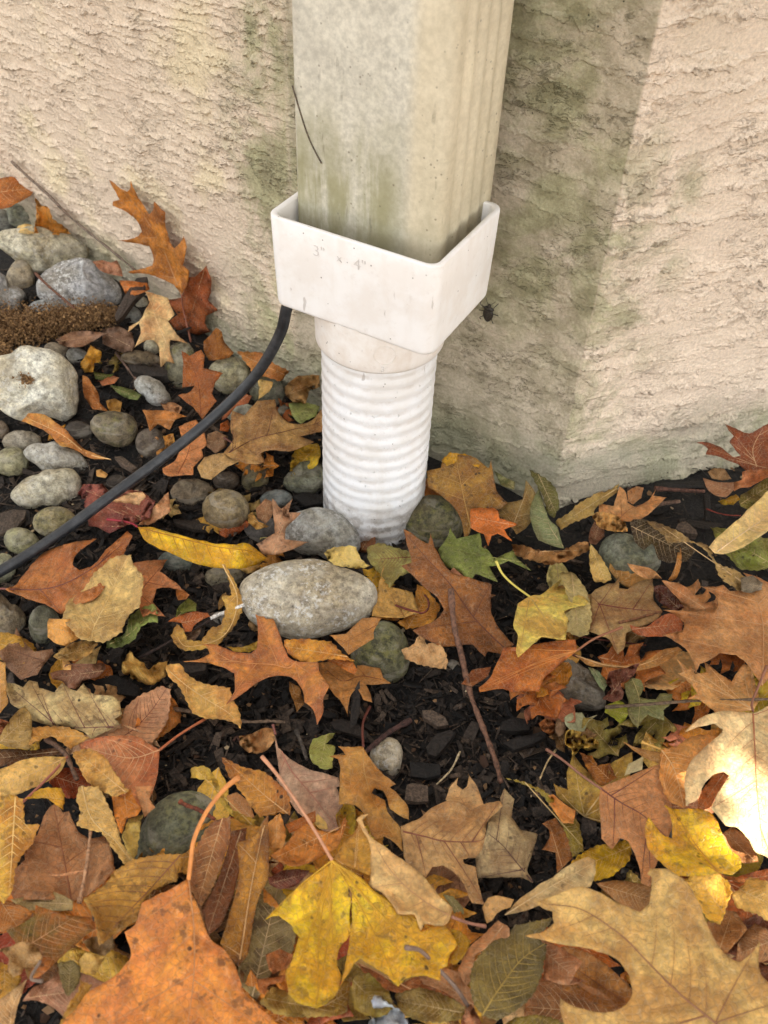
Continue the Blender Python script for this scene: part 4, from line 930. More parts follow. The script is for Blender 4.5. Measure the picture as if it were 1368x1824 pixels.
leaf('rusty leaf showing behind the hose above the pale green pebble', LF, 'Q', '900,330,950,310,990,320,975,350,930,360,895,400,870,415', (180, 104, 66), 30, 'l', lean=.3)
leaf('long curly golden tan leaf pointing down right beside the big whitish stone', WIL, 'Q', '85,420,110,390,160,388,230,430,300,500,345,535,435,570,360,565,290,530,240,520,215,490,170,455', (212, 158, 86), 26, 'l', mid='435,570,340,545,240,470,100,405', lean=.35, amp=1.3, tint=(180, 110, 50), spots=.3, lm='long curly golden tan leaf')
leaf('tiny peach leaf scrap on the mulch right of the kidney shaped stone', LF, 'Q', '378,612,395,608,425,628,415,642,380,636', (208, 158, 100), 12, 'l')
leaf('dusky red pink curled leaf lying over the mulch at the hose', MAP, 'Q', '308,700,330,670,400,668,430,700,500,690,560,700,610,735,590,800,500,830,430,862,380,835,350,830,340,770,325,735', (172, 98, 82), 20, 'm', tint=(120, 55, 52), mid='580,820,500,760,330,690', spots=.6, curl=2, amp=1.3, lm='dusky red pink leaf')
leaf('pale orange folded leaf flap right of the dusky red leaf', LF, 'Q', '540,830,600,760,640,720,662,698,670,775,600,820', (214, 162, 124), 34, 's', lean=.5)
leaf('pale peach curled rim on top of the dusky red leaf', LF, 'Q', '440,735,500,705,560,698,575,715,545,748,500,742', (218, 168, 132), 34, 's', lean=.5, amp=1.5)
leaf('long yellow willow like leaf with an orange rim and red stem', WIL, 'Q', '540,835,600,835,700,865,850,900,980,900,1050,955,1010,985,920,1000,840,995,740,970,640,925,570,890', (214, 172, 16), 38, 'l', tint=(204, 146, 14), mid='540,835,640,862,760,892,860,915,980,930,1045,955', stem='540,835,520,822,480,812,420,805', stemc=(150, 40, 50), stemz=36, lean=.35, spots=.35, fold=-.5, vein=(176, 118, 20), gloss=.3, lm='long yellow willow leaf')
leaf('reddish brown oak leaf with a pale insect worn patch at left', OAK, 'Q', '20,1080,60,1065,100,1010,170,940,250,905,380,880,300,945,285,985,310,1005,370,985,420,920,500,850,520,870,475,960,420,1060,380,1110,300,1150,240,1178,170,1135,100,1115', (176, 108, 54), 30, mid='40,1080,150,1082,250,1060,360,1000,440,940', stem='40,1080,10,1078,-40,1075', gloss=.35, spots=.35, lm='reddish brown oak leaf at left', vein=(120, 70, 60))
leaf('rosy brown oak leaf half emerging right of the veined tan cherry leaf', OAK, 'Q', '520,980,570,970,660,962,625,1010,665,1035,700,1060,718,1085,660,1072,615,1080,600,1130,650,1187,590,1175,560,1190,530,1100', (180, 114, 74), 26, mid='540,1100,600,1030,650,975', gloss=.35)
leaf('broad tan cherry leaf with raised veins and a toothed edge', CHE, 'A', '620,30,660,-10,700,-30,800,-42,812,20,870,80,868,160,850,280,780,330,745,430,640,490,570,485,480,470,380,350,420,240,500,180,570,80,600,50', (206, 172, 112), 42, 's', tint=(178, 138, 80), mid='560,480,575,400,650,250,700,140,760,10,790,-35', vein=(222, 188, 122), veinr=.0005, spots=.15, lean=.15, amp=1.2, fold=.08, lm='broad tan cherry leaf')
leaf('lower folded tan leaf below the broad tan cherry leaf', CHE, 'A', '320,580,400,515,550,470,600,500,540,570,450,605,370,600', (200, 164, 98), 34, 's', spots=.2)
leaf('light green toothed leaf curling out under the broad tan cherry leaf', CHE, 'A', '645,490,700,470,760,440,790,330,870,280,940,255,955,300,960,370,900,370,860,400,810,480,740,515,650,525', (156, 166, 92), 32, 's', tint=(96, 108, 48), spots=.15, mid='655,510,790,440,900,330,945,265', amp=1.5, lm='light green toothed leaf')
leaf('small round orange leaf left of the broad tan cherry leaf', LF, 'A', '290,370,300,350,350,352,430,350,490,430,480,470,400,515,340,500,290,460', (216, 152, 80), 46, 'l', mid='290,400,380,420,485,440', spots=.2, lm='small round orange leaf')
leaf('dusky purple brown oak leaf at the left edge', OAK, 'A', '0,545,70,480,100,400,135,470,210,550,320,530,330,560,250,650,230,690,130,720,60,660,0,580', (136, 98, 78), 22, lm='dusky purple brown oak leaf')
leaf('split brown leaf strip below the dusky purple oak leaf', LF, 'A', '305,680,380,665,400,632,440,625,630,625,640,650,600,700,500,730,470,785,400,760,380,730,320,715', (134, 90, 72), 26, 'l', spots=.5, lm='split brown leaf strip')
leaf('small upright tan leaf tip on the split brown strip', LF, 'A', '375,555,395,570,435,630,430,660,385,660', (210, 158, 100), 32, 'l', lean=.6)
leaf('big blotchy cream tan oak leaf with black spots and ragged holes at left', OAK, 'A', '30,740,90,745,140,765,180,725,230,735,240,770,330,795,350,770,380,740,430,780,470,790,490,760,510,735,545,800,610,815,680,820,730,850,742,930,700,960,725,990,660,1030,560,1075,510,1040,420,1010,310,1000,200,970,160,930,100,890,60,860', (210, 186, 138), 30, tint=(178, 146, 98), mid='840,1003,650,1010,450,1014,300,1003,200,975', spots=.9, vein=(120, 70, 60), amp=1.4, lm='blotchy cream tan oak leaf')
leaf('pinkish tan beech like leaf beside the blotchy cream oak leaf', CHE, 'A', '650,1060,740,1010,745,910,830,830,980,755,1040,780,1035,900,1000,1010,920,1110,830,1070,740,1080', (182, 132, 104), 24, 's', mid='760,1060,830,1010,930,900,1010,780', spots=.55, vein=(130, 66, 44), lm='pinkish tan beech like leaf')
leaf('pale golden toothed leaf pointing down right onto the bare mulch', CHE, 'F', '-16,811,30,795,80,800,110,850,200,910,290,930,375,940,390,1010,425,1060,445,1150,440,1190,400,1150,300,1130,200,1117,140,1080,110,1010,60,930,0,870', (224, 174, 100), 28, 's', tint=(196, 136, 66), mid='-5,830,100,920,230,1010,360,1090,440,1170', spots=.1, lean=.2, amp=1.5, lm='pale golden toothed leaf')
leaf('ochre leaf curled into an open ring beside the large boulder', CHE, 'F', '325,182,350,200,400,290,445,390,450,470,400,570,330,650,280,690,120,715,50,680,15,620,50,550,90,580,110,650,200,655,260,575,320,560,350,450,325,385,385,375,370,290', (204, 160, 78), 30, 's', lean=.45, mid='330,190,420,400,340,620,120,690,40,610', amp=1.2, tint=(160, 112, 50), lm='curled ring leaf')
leaf('rusty orange curled flap inside the ring leaf', LF, 'F', '0,535,60,500,150,478,240,485,260,510,200,530,160,560,140,600,100,600,80,545', (176, 98, 44), 28, 'l', lean=.5, amp=1.5)
leaf('dark green leaf piece above the ring leaf', LF, 'F', '40,530,60,450,120,395,172,430,170,475,100,485,50,520', (108, 112, 44), 24, 'l', spots=.1)
leaf('tiny orange scrap above the dark green leaf piece', LF, 'F', '48,335,80,340,128,375,110,400,60,405,46,370', (196, 126, 60), 24, 'l')
leaf('mauve scrap lying in the middle of the ring leaf', LF, 'F', '90,610,190,570,200,590,165,655,100,640', (128, 102, 88), 20, 'l', amp=1.5)
leaf('crumpled yellow boat shaped leaf at the bark slab', CHE, 'A', '740,640,790,545,820,590,880,620,900,660,960,620,1020,612,1010,690,960,740,900,750,800,710,745,680', (212, 172, 92), 28, 's', lean=.5, amp=2.2, curl=2.0, lm='crumpled yellow boat shaped leaf')
leaf('large orange brown oak leaf sprawling over mulch below the boulder', OAK, 'F', '515,435,540,470,600,520,640,520,670,600,700,680,728,750,780,780,910,785,925,850,980,930,945,1000,940,1090,905,1165,890,1090,860,1050,825,1030,815,960,780,900,735,870,640,870,540,905,460,970,350,1042,400,960,405,850,340,820,240,790,90,780,190,765,250,735,240,690,200,675,290,680,400,720,500,730,540,700,545,600,535,520', (198, 128, 60), 34, tint=(172, 100, 58), mid='780,780,730,820,640,800,480,790,300,760', spots=.2, vein=(216, 150, 90), lm='large orange brown oak leaf', gloss=.25, amp=.8, fold=.05)
leaf('amber toothed leaf tucked under the large boulder', CHE, 'F', '700,650,800,640,900,650,990,660,1050,720,1138,780,1000,770,900,780,850,785,760,760,715,710', (206, 144, 48), 36, 's', tint=(176, 98, 34), spots=.2, lean=.2)
leaf('brown oak leaf pair showing right of the large orange oak leaf', OAK, 'F', '915,790,1000,780,1140,860,1150,800,1290,820,1310,880,1350,912,1200,920,1230,970,1242,1030,1190,1010,1150,930,1100,1000,1095,1112,1060,1040,1010,980,940,890', (176, 120, 66), 22, mid='1330,900,1180,870,1060,900,960,830')
leaf('brown leaf squeezed between the boulder and the mossy cobble', OAK, 'F', '980,620,1080,610,1180,520,1300,515,1250,590,1250,640,1150,700,1095,740,1060,690', (170, 116, 64), 40, lean=.2)
leaf('gold rimmed orange leaf end under the amber leaf', LF, 'F', '960,770,1060,770,1130,785,1150,830,1135,865,1060,820', (198, 118, 48), 28, 'l')
leaf('dark amber leaf behind the right lobe of the large orange oak leaf', OAK, 'F', '735,900,800,940,828,1040,780,1090,770,1040,735,960', (140, 92, 40), 16)
leaf('yellow curled strip beneath the upper lobe of the large orange oak leaf', LF, 'F', '350,690,440,690,500,675,545,655,540,700,500,720,420,722', (190, 156, 56), 20, 's', amp=1.5)
leaf('small rounded peach brown leaf alone on the mulch', LF, 'F', '430,1235,500,1222,580,1190,645,1190,648,1260,600,1320,540,1345,480,1330,435,1290', (204, 152, 102), 16, 'l', spots=.4, amp=2, stem='450,1250,420,1240,395,1265', stemc=(80, 50, 40), lm='small rounded peach leaf')
leaf('small pale green curled leaf alone on the mulch', LF, 'C', '715,120,740,60,800,35,885,15,850,60,800,95,830,85,875,100,860,235,810,240,740,195', (172, 176, 98), 18, 's', spots=.2, amp=1.8, lm='small pale green curled leaf')
leaf('light straw leaf between the spotted grey rock and the boulder', LF, 'F', '945,120,1000,90,1100,75,1140,90,1170,150,1225,195,1200,210,1100,210,1000,180', (212, 182, 112), 44, 's', lean=.4, amp=1.3)
leaf('wavy pink brown leaf left of the spotted grey rock', LF, 'H', '160,1500,200,1545,250,1500,230,1560,285,1560,220,1630,215,1680,320,1690,200,1740,120,1750,90,1700,170,1650', (176, 130, 104), 44, 'l', lean=.5, amp=2.0, curl=2)
leaf('brown crumpled scrap above the wavy pink brown leaf', LF, 'H', '90,1540,130,1500,165,1515,160,1570,130,1610,95,1590', (160, 120, 90), 36, 'l', lean=.5, amp=2)
leaf('ochre curled scrap left of the spotted grey rock', LF, 'H', '52,1570,75,1560,100,1600,145,1620,90,1635,55,1605', (202, 156, 80), 34, 's', lean=.4, amp=2)
# ---- right of the pipe, along the wall
leaf('large olive brown oak leaf leaning on the wall right of the pipe', OAK, 'K', '285,70,330,60,335,35,380,15,440,30,480,60,490,30,505,130,540,170,510,190,430,190,425,260,405,290,385,200,330,145,290,120', (152, 110, 44), 42, mid='425,250,400,140,380,40', lean=.7, tint=(120, 74, 30), spots=.8, vein=(196, 150, 80), lm='large olive brown leaf by the pipe')
leaf('yellow leaf rim peeping over the olive brown leaf at the wall', LF, 'K', '330,35,360,10,420,20,455,45,450,60,400,40,350,50', (206, 156, 24), 60, 's', lean=.7)
leaf('dull olive leaf right of the small orange oak leaf', OAK, 'K', '510,175,590,160,600,95,625,130,640,200,600,250,570,272,555,250,515,210', (146, 120, 70), 38, lean=.5)
leaf('small bright orange oak leaf right of the mossy black stone', OAK, 'K', '425,190,490,185,510,195,515,220,570,238,530,255,555,292,510,265,490,275,480,307,465,270,425,250', (196, 106, 42), 46, mid='560,240,500,230,430,215', lean=.3, lm='small bright orange oak leaf', spots=.3)
leaf('green oak leaf with pointed lobes in front of the mossy black stone', OAK, 'K', '320,320,345,290,360,250,380,285,455,265,460,310,480,320,500,350,560,320,570,345,615,385,545,355,510,370,480,370,510,422,440,395,425,425,410,432,400,395,350,370', (132, 138, 66), 40, mid='590,360,500,345,420,330,330,320', tint=(98, 106, 44), spots=.5, vein=(164, 160, 90), lm='green oak leaf')
leaf('faded olive leaf at the foot of the pipe', LF, 'K', '95,310,140,300,240,330,240,390,200,400,170,440,140,400,100,350', (158, 150, 88), 26, 's', mid='240,342,180,346,120,350', vein=(140, 70, 40))
leaf('long dark chestnut oak leaf below the pipe with two upright points', OAK, 'K', '210,250,240,270,290,300,298,265,310,310,345,370,380,395,490,430,490,520,530,590,560,620,520,650,480,640,470,660,430,620,330,630,240,575,310,545,340,510,320,470,270,430,240,400,205,370,240,360,225,310', (156, 96, 44), 36, tint=(124, 74, 36), mid='540,640,440,540,360,430,270,330,215,262', spots=.5, gloss=.3, vein=(110, 60, 36), lm='long chestnut oak leaf', fold=.1)
leaf('tan leaf between the boulder and the long chestnut oak leaf', OAK, 'K', '150,370,140,400,170,435,240,455,265,520,190,535,110,530,120,480', (184, 140, 78), 24)
leaf('amber yellow leaf under the left of the long chestnut oak leaf', CHE, 'K', '190,550,240,520,255,430,280,440,330,500,300,560,220,572', (212, 148, 56), 18, 's')
leaf('pink spotted scrap beside the green oak leaf', LF, 'K', '350,395,370,375,400,400,405,430,370,425', (206, 140, 110), 32, 'l')
leaf('crumpled buff leaf scrap beside the mossy green cobble', LF, 'K', '205,635,240,620,268,582,285,620,320,600,350,660,345,698,290,690,215,665', (206, 166, 122), 26, 's', lean=.4, amp=2.2, lm='crumpled buff scrap')
leaf('pale yellow maple leaf with a long curved stem', MAP, 'K', '565,530,575,490,620,465,650,460,720,405,700,440,760,450,805,490,745,505,720,515,735,540,725,605,680,600,650,595,620,620,575,662,568,640,575,590,562,560', (224, 194, 98), 44, 'm', tint=(206, 160, 74), mid='612,468,650,520,700,590', stem='612,468,560,430,525,395,505,355', stemc=(206, 190, 90), stemz=48, spots=.3, lm='pale yellow maple leaf', vein=(206, 170, 90))
leaf('dull straw toothed leaf behind the pale yellow maple leaf', CHE, 'D', '120,740,200,730,260,800,290,860,310,930,315,1000,300,1100,240,1115,160,1085,160,1050,180,1030,150,980,210,950,160,850', (176, 156, 108), 34, 's', spots=.3)
leaf('deep orange maple leaf with two lobes above the bare mulch', MAP, 'K', '530,630,600,625,690,610,755,605,762,640,700,690,655,730,640,768,560,770,520,760,455,770,450,755,490,720,500,690', (190, 112, 44), 38, 'm', tint=(160, 80, 34), mid='760,640,650,670,470,760', stem='760,640,820,600,905,565', stemc=(150, 96, 64), stemz=40, spots=.3, vein=(214, 140, 70), lm='deep orange maple leaf')
leaf('brown leaf scrap left of the deep orange maple leaf', OAK, 'K', '395,745,430,700,490,690,480,720,430,752', (148, 88, 46), 26)
leaf('large tan oak leaf with a red midrib right of the yellow maple leaf', OAK, 'D', '305,870,350,830,410,805,450,800,485,745,480,830,530,840,600,790,680,775,690,900,740,970,700,1020,600,1060,520,1100,510,1180,470,1225,420,1140,360,1110,300,1090,310,1000', (180, 146, 98), 30, mid='350,925,470,945,600,960,730,972', spots=.3, vein=(128, 60, 44), lm='large tan oak leaf with red midrib', tint=(150, 108, 66))
leaf('narrow pale yellow leaf tip standing above the tan oak leaf', CHE, 'D', '305,560,350,610,400,690,440,775,400,800,330,790,300,680', (208, 180, 110), 34, 's', lean=.3)
leaf('very large smooth brown oak leaf cut by the right edge', OAK, 'D', '960,815,1040,825,1100,810,1140,850,1200,845,1280,850,1290,810,1220,738,1300,760,1368,795,1440,800,1460,1100,1420,1300,1330,1420,1310,1380,1250,1290,1180,1225,1080,1215,1020,1260,960,1280,935,1345,925,1280,890,1210,820,1150,740,1110,860,1080,870,1040,800,980,740,960,900,970,1050,975,1075,930,1050,870', (186, 132, 84), 48, mid='1330,1410,1340,1200,1330,1000,1250,760', spots=.15, gloss=.3, vein=(210, 160, 110), lm='very large smooth brown oak leaf', amp=.8)
leaf('tan maple like oak leaf below the very large brown oak leaf', OAK, 'D', '820,1250,870,1290,890,1320,910,1290,930,1345,1000,1330,985,1265,1040,1310,1150,1390,1220,1280,1270,1300,1300,1420,1310,1500,1280,1560,1160,1570,1050,1570,960,1500,890,1490,945,1460,930,1430,870,1370,830,1340,860,1330', (212, 160, 102), 38, 'm', mid='1280,1560,1150,1480,1000,1420', spots=.2, lm='tan maple like leaf')
leaf('rust red curled leaf tongue left of the very large brown oak leaf', LF, 'D', '540,1045,580,1065,640,1060,700,1020,760,985,820,985,865,1040,855,1090,800,1105,700,1120,600,1110,560,1090', (158, 82, 44), 34, 'l', gloss=.4, lean=.3)
leaf('glossy dark red brown leaf bump right of the tan oak leaf', LF, 'D', '685,820,740,810,800,850,870,950,820,965,740,930,700,890', (92, 44, 30), 32, 'l', gloss=.85, lean=.3)
leaf('long tan ribbon like leaf curving below the large tan oak leaf', WIL, 'D', '210,1225,350,1270,500,1290,640,1260,740,1200,830,1180,860,1200,780,1260,700,1300,600,1320,480,1310,300,1290', (196, 144, 82), 30, 'l', lean=.3, mid='210,1228,400,1290,600,1290,840,1190')
leaf('dark red twisted leaf right of the brown wedge of rock', LF, 'D', '400,1400,420,1330,500,1310,600,1280,560,1360,480,1400,510,1450,500,1490,440,1510,380,1490,430,1430', (120, 66, 54), 42, 'l', lean=.5, amp=2.4, curl=2, lm='dark red twisted leaf')
leaf('grey green oak leaf with pale lobes behind the level twig', OAK, 'D', '510,1400,560,1365,610,1380,630,1430,600,1480,700,1500,720,1460,800,1460,780,1520,740,1560,750,1620,680,1600,650,1580,620,1620,590,1672,540,1600,530,1500', (142, 146, 100), 26, mid='560,1375,600,1500,590,1660', vein=(196, 180, 120), lm='grey green oak leaf', spots=.3)
leaf('yellow green toothed leaf under the level twig', CHE, 'D', '400,1530,480,1500,550,1545,530,1590,490,1645,440,1600,395,1570', (158, 160, 52), 22, 's', spots=.1)
leaf('mottled green scrap right of the brown wedge of rock', LF, 'D', '295,1300,350,1320,390,1370,410,1400,390,1450,350,1400', (132, 146, 110), 28, 's')
leaf('pale grey green heart shaped leaf on the mulch', LF, 'E', '305,230,340,205,400,200,420,235,480,215,430,250,410,305,350,300,315,270', (180, 186, 158), 18, 'l', spots=.1, gloss=.3, mid='480,215,400,240,320,250', lm='pale heart shaped leaf')
leaf('crumpled yellow tan leaf below the pale heart shaped leaf', LF, 'E', '310,330,330,290,380,300,430,325,485,350,485,390,400,385,350,430,345,390,315,370', (214, 172, 84), 22, 's', amp=2.2, curl=2, lm='crumpled yellow tan leaf')
leaf('small rust brown scrap left of the pale heart shaped leaf', LF, 'E', '175,260,210,232,250,240,265,290,240,325,195,295', (176, 108, 54), 18, 'l', amp=2)
leaf('dull mauve scrap between rust scrap and heart shaped leaf', LF, 'E', '265,215,300,205,320,260,310,310,270,330,262,290', (150, 118, 98), 16, 'l', amp=1.5)
leaf('dark chestnut oak leaf standing against the right wall at the edge', OAK, 'N', '625,405,700,395,780,420,850,450,940,520,1000,510,960,470,910,400,945,350,870,250,960,290,1050,325,1120,310,1222,250,1340,240,1340,640,1040,630,980,580,900,545,800,510,720,495,740,455,700,420', (134, 70, 34), 62, lean=.75, mid='1130,600,1100,450,1190,270', gloss=.25, spots=.15, lm='dark chestnut leaf on the right wall')
leaf('orange brown wavy leaf under the dark chestnut leaf at right', OAK, 'N', '950,720,1010,700,1010,640,1080,625,1222,615,1340,600,1340,690,1222,690,1100,750,1000,775,945,800', (188, 122, 78), 56, lean=.4)
leaf('mauve brown oval leaf below the chestnut leaf on the right wall', LF, 'N', '695,690,750,710,850,730,945,720,945,790,880,845,800,830,730,780', (156, 110, 84), 40, 'l', lean=.3)
leaf('dull brown leaf peeking above the mauve brown oval leaf', LF, 'N', '735,640,780,610,870,615,930,700,850,710,770,690', (146, 110, 76), 42, 'l', lean=.5)
leaf('long buff willow like leaf with pale veins reaching in from the right edge', WIL, 'N', '740,1250,800,1180,890,1100,1000,1010,1060,940,1110,900,1222,800,1340,700,1380,800,1340,960,1222,1120,1100,1200,980,1270,880,1305,790,1300', (222, 182, 130), 52, 'l', mid='790,1300,1000,1150,1200,1010,1360,840', vein=(240, 206, 158), spots=.1, lean=.2, lm='long buff willow leaf')
leaf('dark olive green leaf behind the long buff leaf at right', LF, 'N', '1000,830,1080,780,1200,700,1300,690,1300,800,1160,880,1060,950,1000,920,985,880', (118, 106, 40), 40, 'l')
leaf('small yellow curled leaf in the right mulch patch', LF, 'N', '820,880,900,850,960,820,1000,860,940,905,850,905', (202, 160, 40), 28, 's', amp=2)
leaf('dark olive folded leaf hood over the grey green cobble at right', LF, 'N', '100,1060,130,1025,220,1030,300,1060,420,1110,520,1150,590,1200,640,1280,560,1370,420,1380,330,1350,300,1250,280,1220,215,1280,140,1200', (84, 66, 26), 40, 'l', lean=.6, tint=(62, 44, 22), lm='dark olive folded leaf')
leaf('long spotted tan leaf strip folded over the dark olive leaf', LF, 'N', '210,1028,330,1055,450,1105,540,1155,600,1200,720,1230,770,1290,790,1360,870,1410,960,1440,1040,1500,1050,1560,1000,1620,920,1560,860,1520,820,1470,780,1380,700,1270,600,1215,400,1222,380,1160,300,1100', (178, 142, 88), 50, 's', spots=.9, lean=.4, tint=(120, 92, 48))
leaf('grey weathered leaf end at the tip of the spotted tan strip', LF, 'N', '1000,1500,1100,1480,1180,1540,1170,1600,1090,1620,1010,1610', (120, 108, 98), 46, 'l')
leaf('peach leaf tip pointing left over the grey green cobble', LF, 'D', '525,680,600,700,680,720,735,775,680,770,640,775,560,730', (206, 156, 108), 40, 'l', lean=.3)
leaf('brown pink dog eared leaf below the peach tip', LF, 'D', '735,785,830,800,900,840,960,900,1060,950,960,960,900,968,870,930,780,840', (190, 134, 90), 38, 'l', lean=.3)
leaf('thin curved tan leaf stalk blade beside the dark olive leaf', WIL, 'D', '775,780,810,720,825,640,830,570,850,600,850,690,820,770,790,790', (186, 130, 62), 36, 'l', lean=.4)
leaf('two pronged apricot oak leaf at the wall foot right of the pipe', OAK, 'D', '355,330,375,325,450,340,480,220,520,260,530,320,580,350,660,300,700,240,680,280,770,285,700,340,640,400,560,430,480,420,360,380', (208, 154, 104), 36, mid='475,420,560,350,760,290', lean=.2, lm='two pronged apricot leaf', spots=.15)
leaf('round brown leaf behind the two pronged apricot leaf', LF, 'D', '530,250,580,220,625,230,610,290,560,330,530,310', (168, 116, 78), 44, 's', lean=.4)
leaf('crinkled buff leaf in front of the two pronged apricot leaf', LF, 'D', '318,400,350,372,400,378,470,400,520,440,530,490,440,492,360,470', (206, 154, 92), 40, 's', amp=2, curl=2, lean=.3)
leaf('long olive tan leaf lying along the wall foot', LF, 'D', '95,430,190,370,220,340,330,270,430,240,480,200,470,260,380,320,330,350,330,390,200,440,130,480', (178, 152, 92), 36, 's', lean=.3, spots=.2)
leaf('long grey green leaf hanging by the wall right of the olive leaf', WIL, 'D', '0,240,20,300,60,420,110,470,130,540,150,592,70,575,0,545,-30,480,-55,380,-20,270', (124, 130, 92), 42, 'l', lean=.4, mid='150,590,60,450,0,250', spots=.2)
leaf('dark green cupped leaf against the wall foot', LF, 'D', '-60,120,0,150,60,190,110,260,125,350,90,415,50,380,20,280', (98, 96, 46), 46, 's', lean=.5)
leaf('small dull green leaf by the wall between olive leaf and grey green leaf', LF, 'K', '500,70,565,105,562,128,520,112', (114, 116, 74), 48, 'l', lean=.5)
leaf('long curled bronze leaf along the ground under the grey green leaf', LF, 'K', '555,300,600,308,640,320,700,325,760,300,800,295,800,320,740,350,680,365,600,350,560,330', (192, 142, 90), 32, 's', lean=.3, amp=2, curl=1.5)
leaf('brown curled scrap under the two pronged apricot leaf', LF, 'D', '300,500,330,430,390,470,390,520,340,570,300,560', (130, 88, 66), 28, 'l', lean=.3, amp=2)

# ---- the pile in the foreground, lowest first
leaf('maroon rimmed leaf fold in the pile centre left', LF, 'C', '470,900,600,850,720,860,640,950,550,970,480,940', (118, 64, 48), 58, 'l', gloss=.4)
leaf('dark brown shaded leaf deep in the pile at left of centre', LF, 'C', '250,620,340,600,300,850,200,1150,110,1250,70,1100,170,900', (124, 74, 46), 44, 'l')
leaf('amber brown vertical folded leaf in the pile at left of centre', OAK, 'C', '280,690,380,640,470,520,475,750,470,900,400,1060,350,1350,290,1440,180,1300,230,1150,290,900', (178, 122, 46), 56, lean=.5, tint=(120, 66, 26), mid='300,1400,360,1000,440,600', lm='amber brown vertical folded leaf')
leaf('large greyish tan spotted leaf below the yellow maple leaf', LF, 'C', '470,900,560,980,640,1230,600,1380,480,1500,400,1650,300,1560,290,1440,350,1350,400,1060', (132, 112, 76), 42, 's', spots=1)
leaf('toothed brown leaf standing on edge left of the amber folded leaf', CHE, 'C', '60,1080,0,950,0,800,60,660,140,560,240,530,240,640,200,780,150,920,90,1040', (190, 136, 84), 60, 's', lean=.5, tint=(140, 84, 44))
leaf('orange wavy leaf behind the yellow maple leaf stem', LF, 'C', '470,770,560,720,640,620,700,575,780,610,870,630,915,600,945,510,940,600,890,720,740,800,620,830', (204, 134, 60), 62, 'l', amp=1.8, lean=.2, spots=.5, lm='orange wavy leaf')
leaf('pale orange leaf fold left of the yellow maple leaf stem', LF, 'C', '465,570,540,505,580,620,560,720,510,752,470,700', (222, 154, 82), 68, 's', lean=.4)
leaf('dark orange leaf point behind the orange wavy leaf', LF, 'C', '575,575,680,530,760,490,760,560,700,590,600,630', (168, 96, 40), 56, 'l')
leaf('small pale yellow leaf behind the pink oak leaf', LF, 'C', '745,560,770,510,820,560,835,605,780,600', (206, 172, 104), 40, 'l')
leaf('pale pink oak leaf pointing up onto the bare mulch', OAK, 'C', '510,20,530,110,600,170,720,240,800,260,900,290,905,340,880,350,915,400,925,460,880,520,900,610,810,615,700,540,640,490,580,400,520,300,540,260,525,150', (204, 168, 148), 36, mid='515,30,600,230,740,400,860,560', stem='515,30,508,0,500,-30', stemc=(120, 70, 60), vein=(190, 130, 104), spots=.2, tint=(180, 138, 112), lm='pale pink oak leaf')
leaf('amber pointed toothed leaf with dark spots left of the pink oak leaf', CHE, 'C', '185,165,250,190,300,220,440,260,520,320,580,380,610,470,600,520,540,510,460,520,420,530,370,470,320,400,240,290', (198, 138, 60), 58, 's', tint=(160, 92, 36), spots=.9, mid='590,510,440,390,200,175', lm='amber pointed toothed leaf')
leaf('light brown leaf behind the amber pointed leaf', LF, 'C', '215,400,280,380,360,440,385,530,330,545,260,500', (180, 126, 84), 44, 'l')
leaf('thin yellow ribbon leaf arching over the big round green stone', WIL, 'C', '0,230,40,220,90,230,150,290,190,390,260,490,400,548,385,590,280,550,180,430,130,310,50,300,0,292', (200, 166, 70), 62, 's', amp=1.6, lean=.2, lm='yellow ribbon leaf')
leaf('long stemmed tan oak leaf on the mulch with a dark stalk', OAK, 'C', '895,100,960,105,1040,100,1090,170,1160,260,1250,330,1215,350,1250,380,1320,470,1330,548,1270,522,1210,480,1200,430,1170,370,1120,358,1105,385,1180,430,1200,500,1270,590,1290,740,1240,680,1180,645,1130,672,1100,640,1060,520,1000,460,900,455,905,370,910,230,895,180,830,160,900,150,945,155,930,130', (186, 136, 70), 44, mid='1050,105,1052,200,1065,290,1110,430,1230,640', stem='1050,105,1045,0,1053,-60,1090,-140', stemz=20, stemc=(96, 46, 34), vein=(206, 160, 92), lm='long stemmed tan oak leaf', spots=.15, veinr=.0003)
leaf('grey tan oak leaf right of the folded tan oak leaf in the mulch', OAK, 'G', '720,780,760,700,790,640,800,560,880,460,870,420,900,360,960,430,945,540,1000,620,1105,650,1070,770,1045,870,1075,945,1000,915,740,920', (182, 158, 122), 32, mid='1080,950,980,830,870,700,720,590', vein=(104, 70, 60), spots=.6, lm='grey tan oak leaf', tint=(150, 120, 84))
leaf('buff three pointed oak leaf behind the folded tan oak leaf', OAK, 'G', '535,430,560,360,612,295,605,340,640,370,665,350,682,285,730,350,770,460,740,520,600,500', (206, 164, 118), 36, spots=.7, mid='700,560,650,460,600,380')
leaf('broad tan oak leaf with a folded over rim in the middle foreground', OAK, 'G', '255,595,330,570,380,545,440,490,550,440,640,455,690,500,760,465,870,440,892,470,800,560,785,640,770,720,720,790,640,800,650,830,720,850,750,990,778,1080,745,1080,700,1075,660,980,600,900,520,840,450,850,415,915,340,870,280,800,270,700', (192, 150, 102), 46, mid='270,630,400,660,530,690,740,690,790,640', vein=(140, 84, 58), spots=.35, lm='broad folded tan oak leaf', tint=(158, 112, 66), amp=.9)
leaf('small grey lichen green leaf scrap below the broad folded tan oak leaf', LF, 'G', '520,1020,580,1030,640,1100,650,1140,600,1160,570,1100', (152, 148, 104), 30, 's')
leaf('small orange brown scrap on the mulch right side', LF, 'E', '205,640,250,630,300,670,365,710,355,780,300,778,240,690', (204, 134, 70), 36, 'l', amp=1.6)
leaf('brown oak leaf under the olive strip at the mulch edge', OAK, 'E', '190,780,260,750,330,850,350,960,270,1035,265,930,190,915,230,850,230,810', (176, 118, 64), 26)
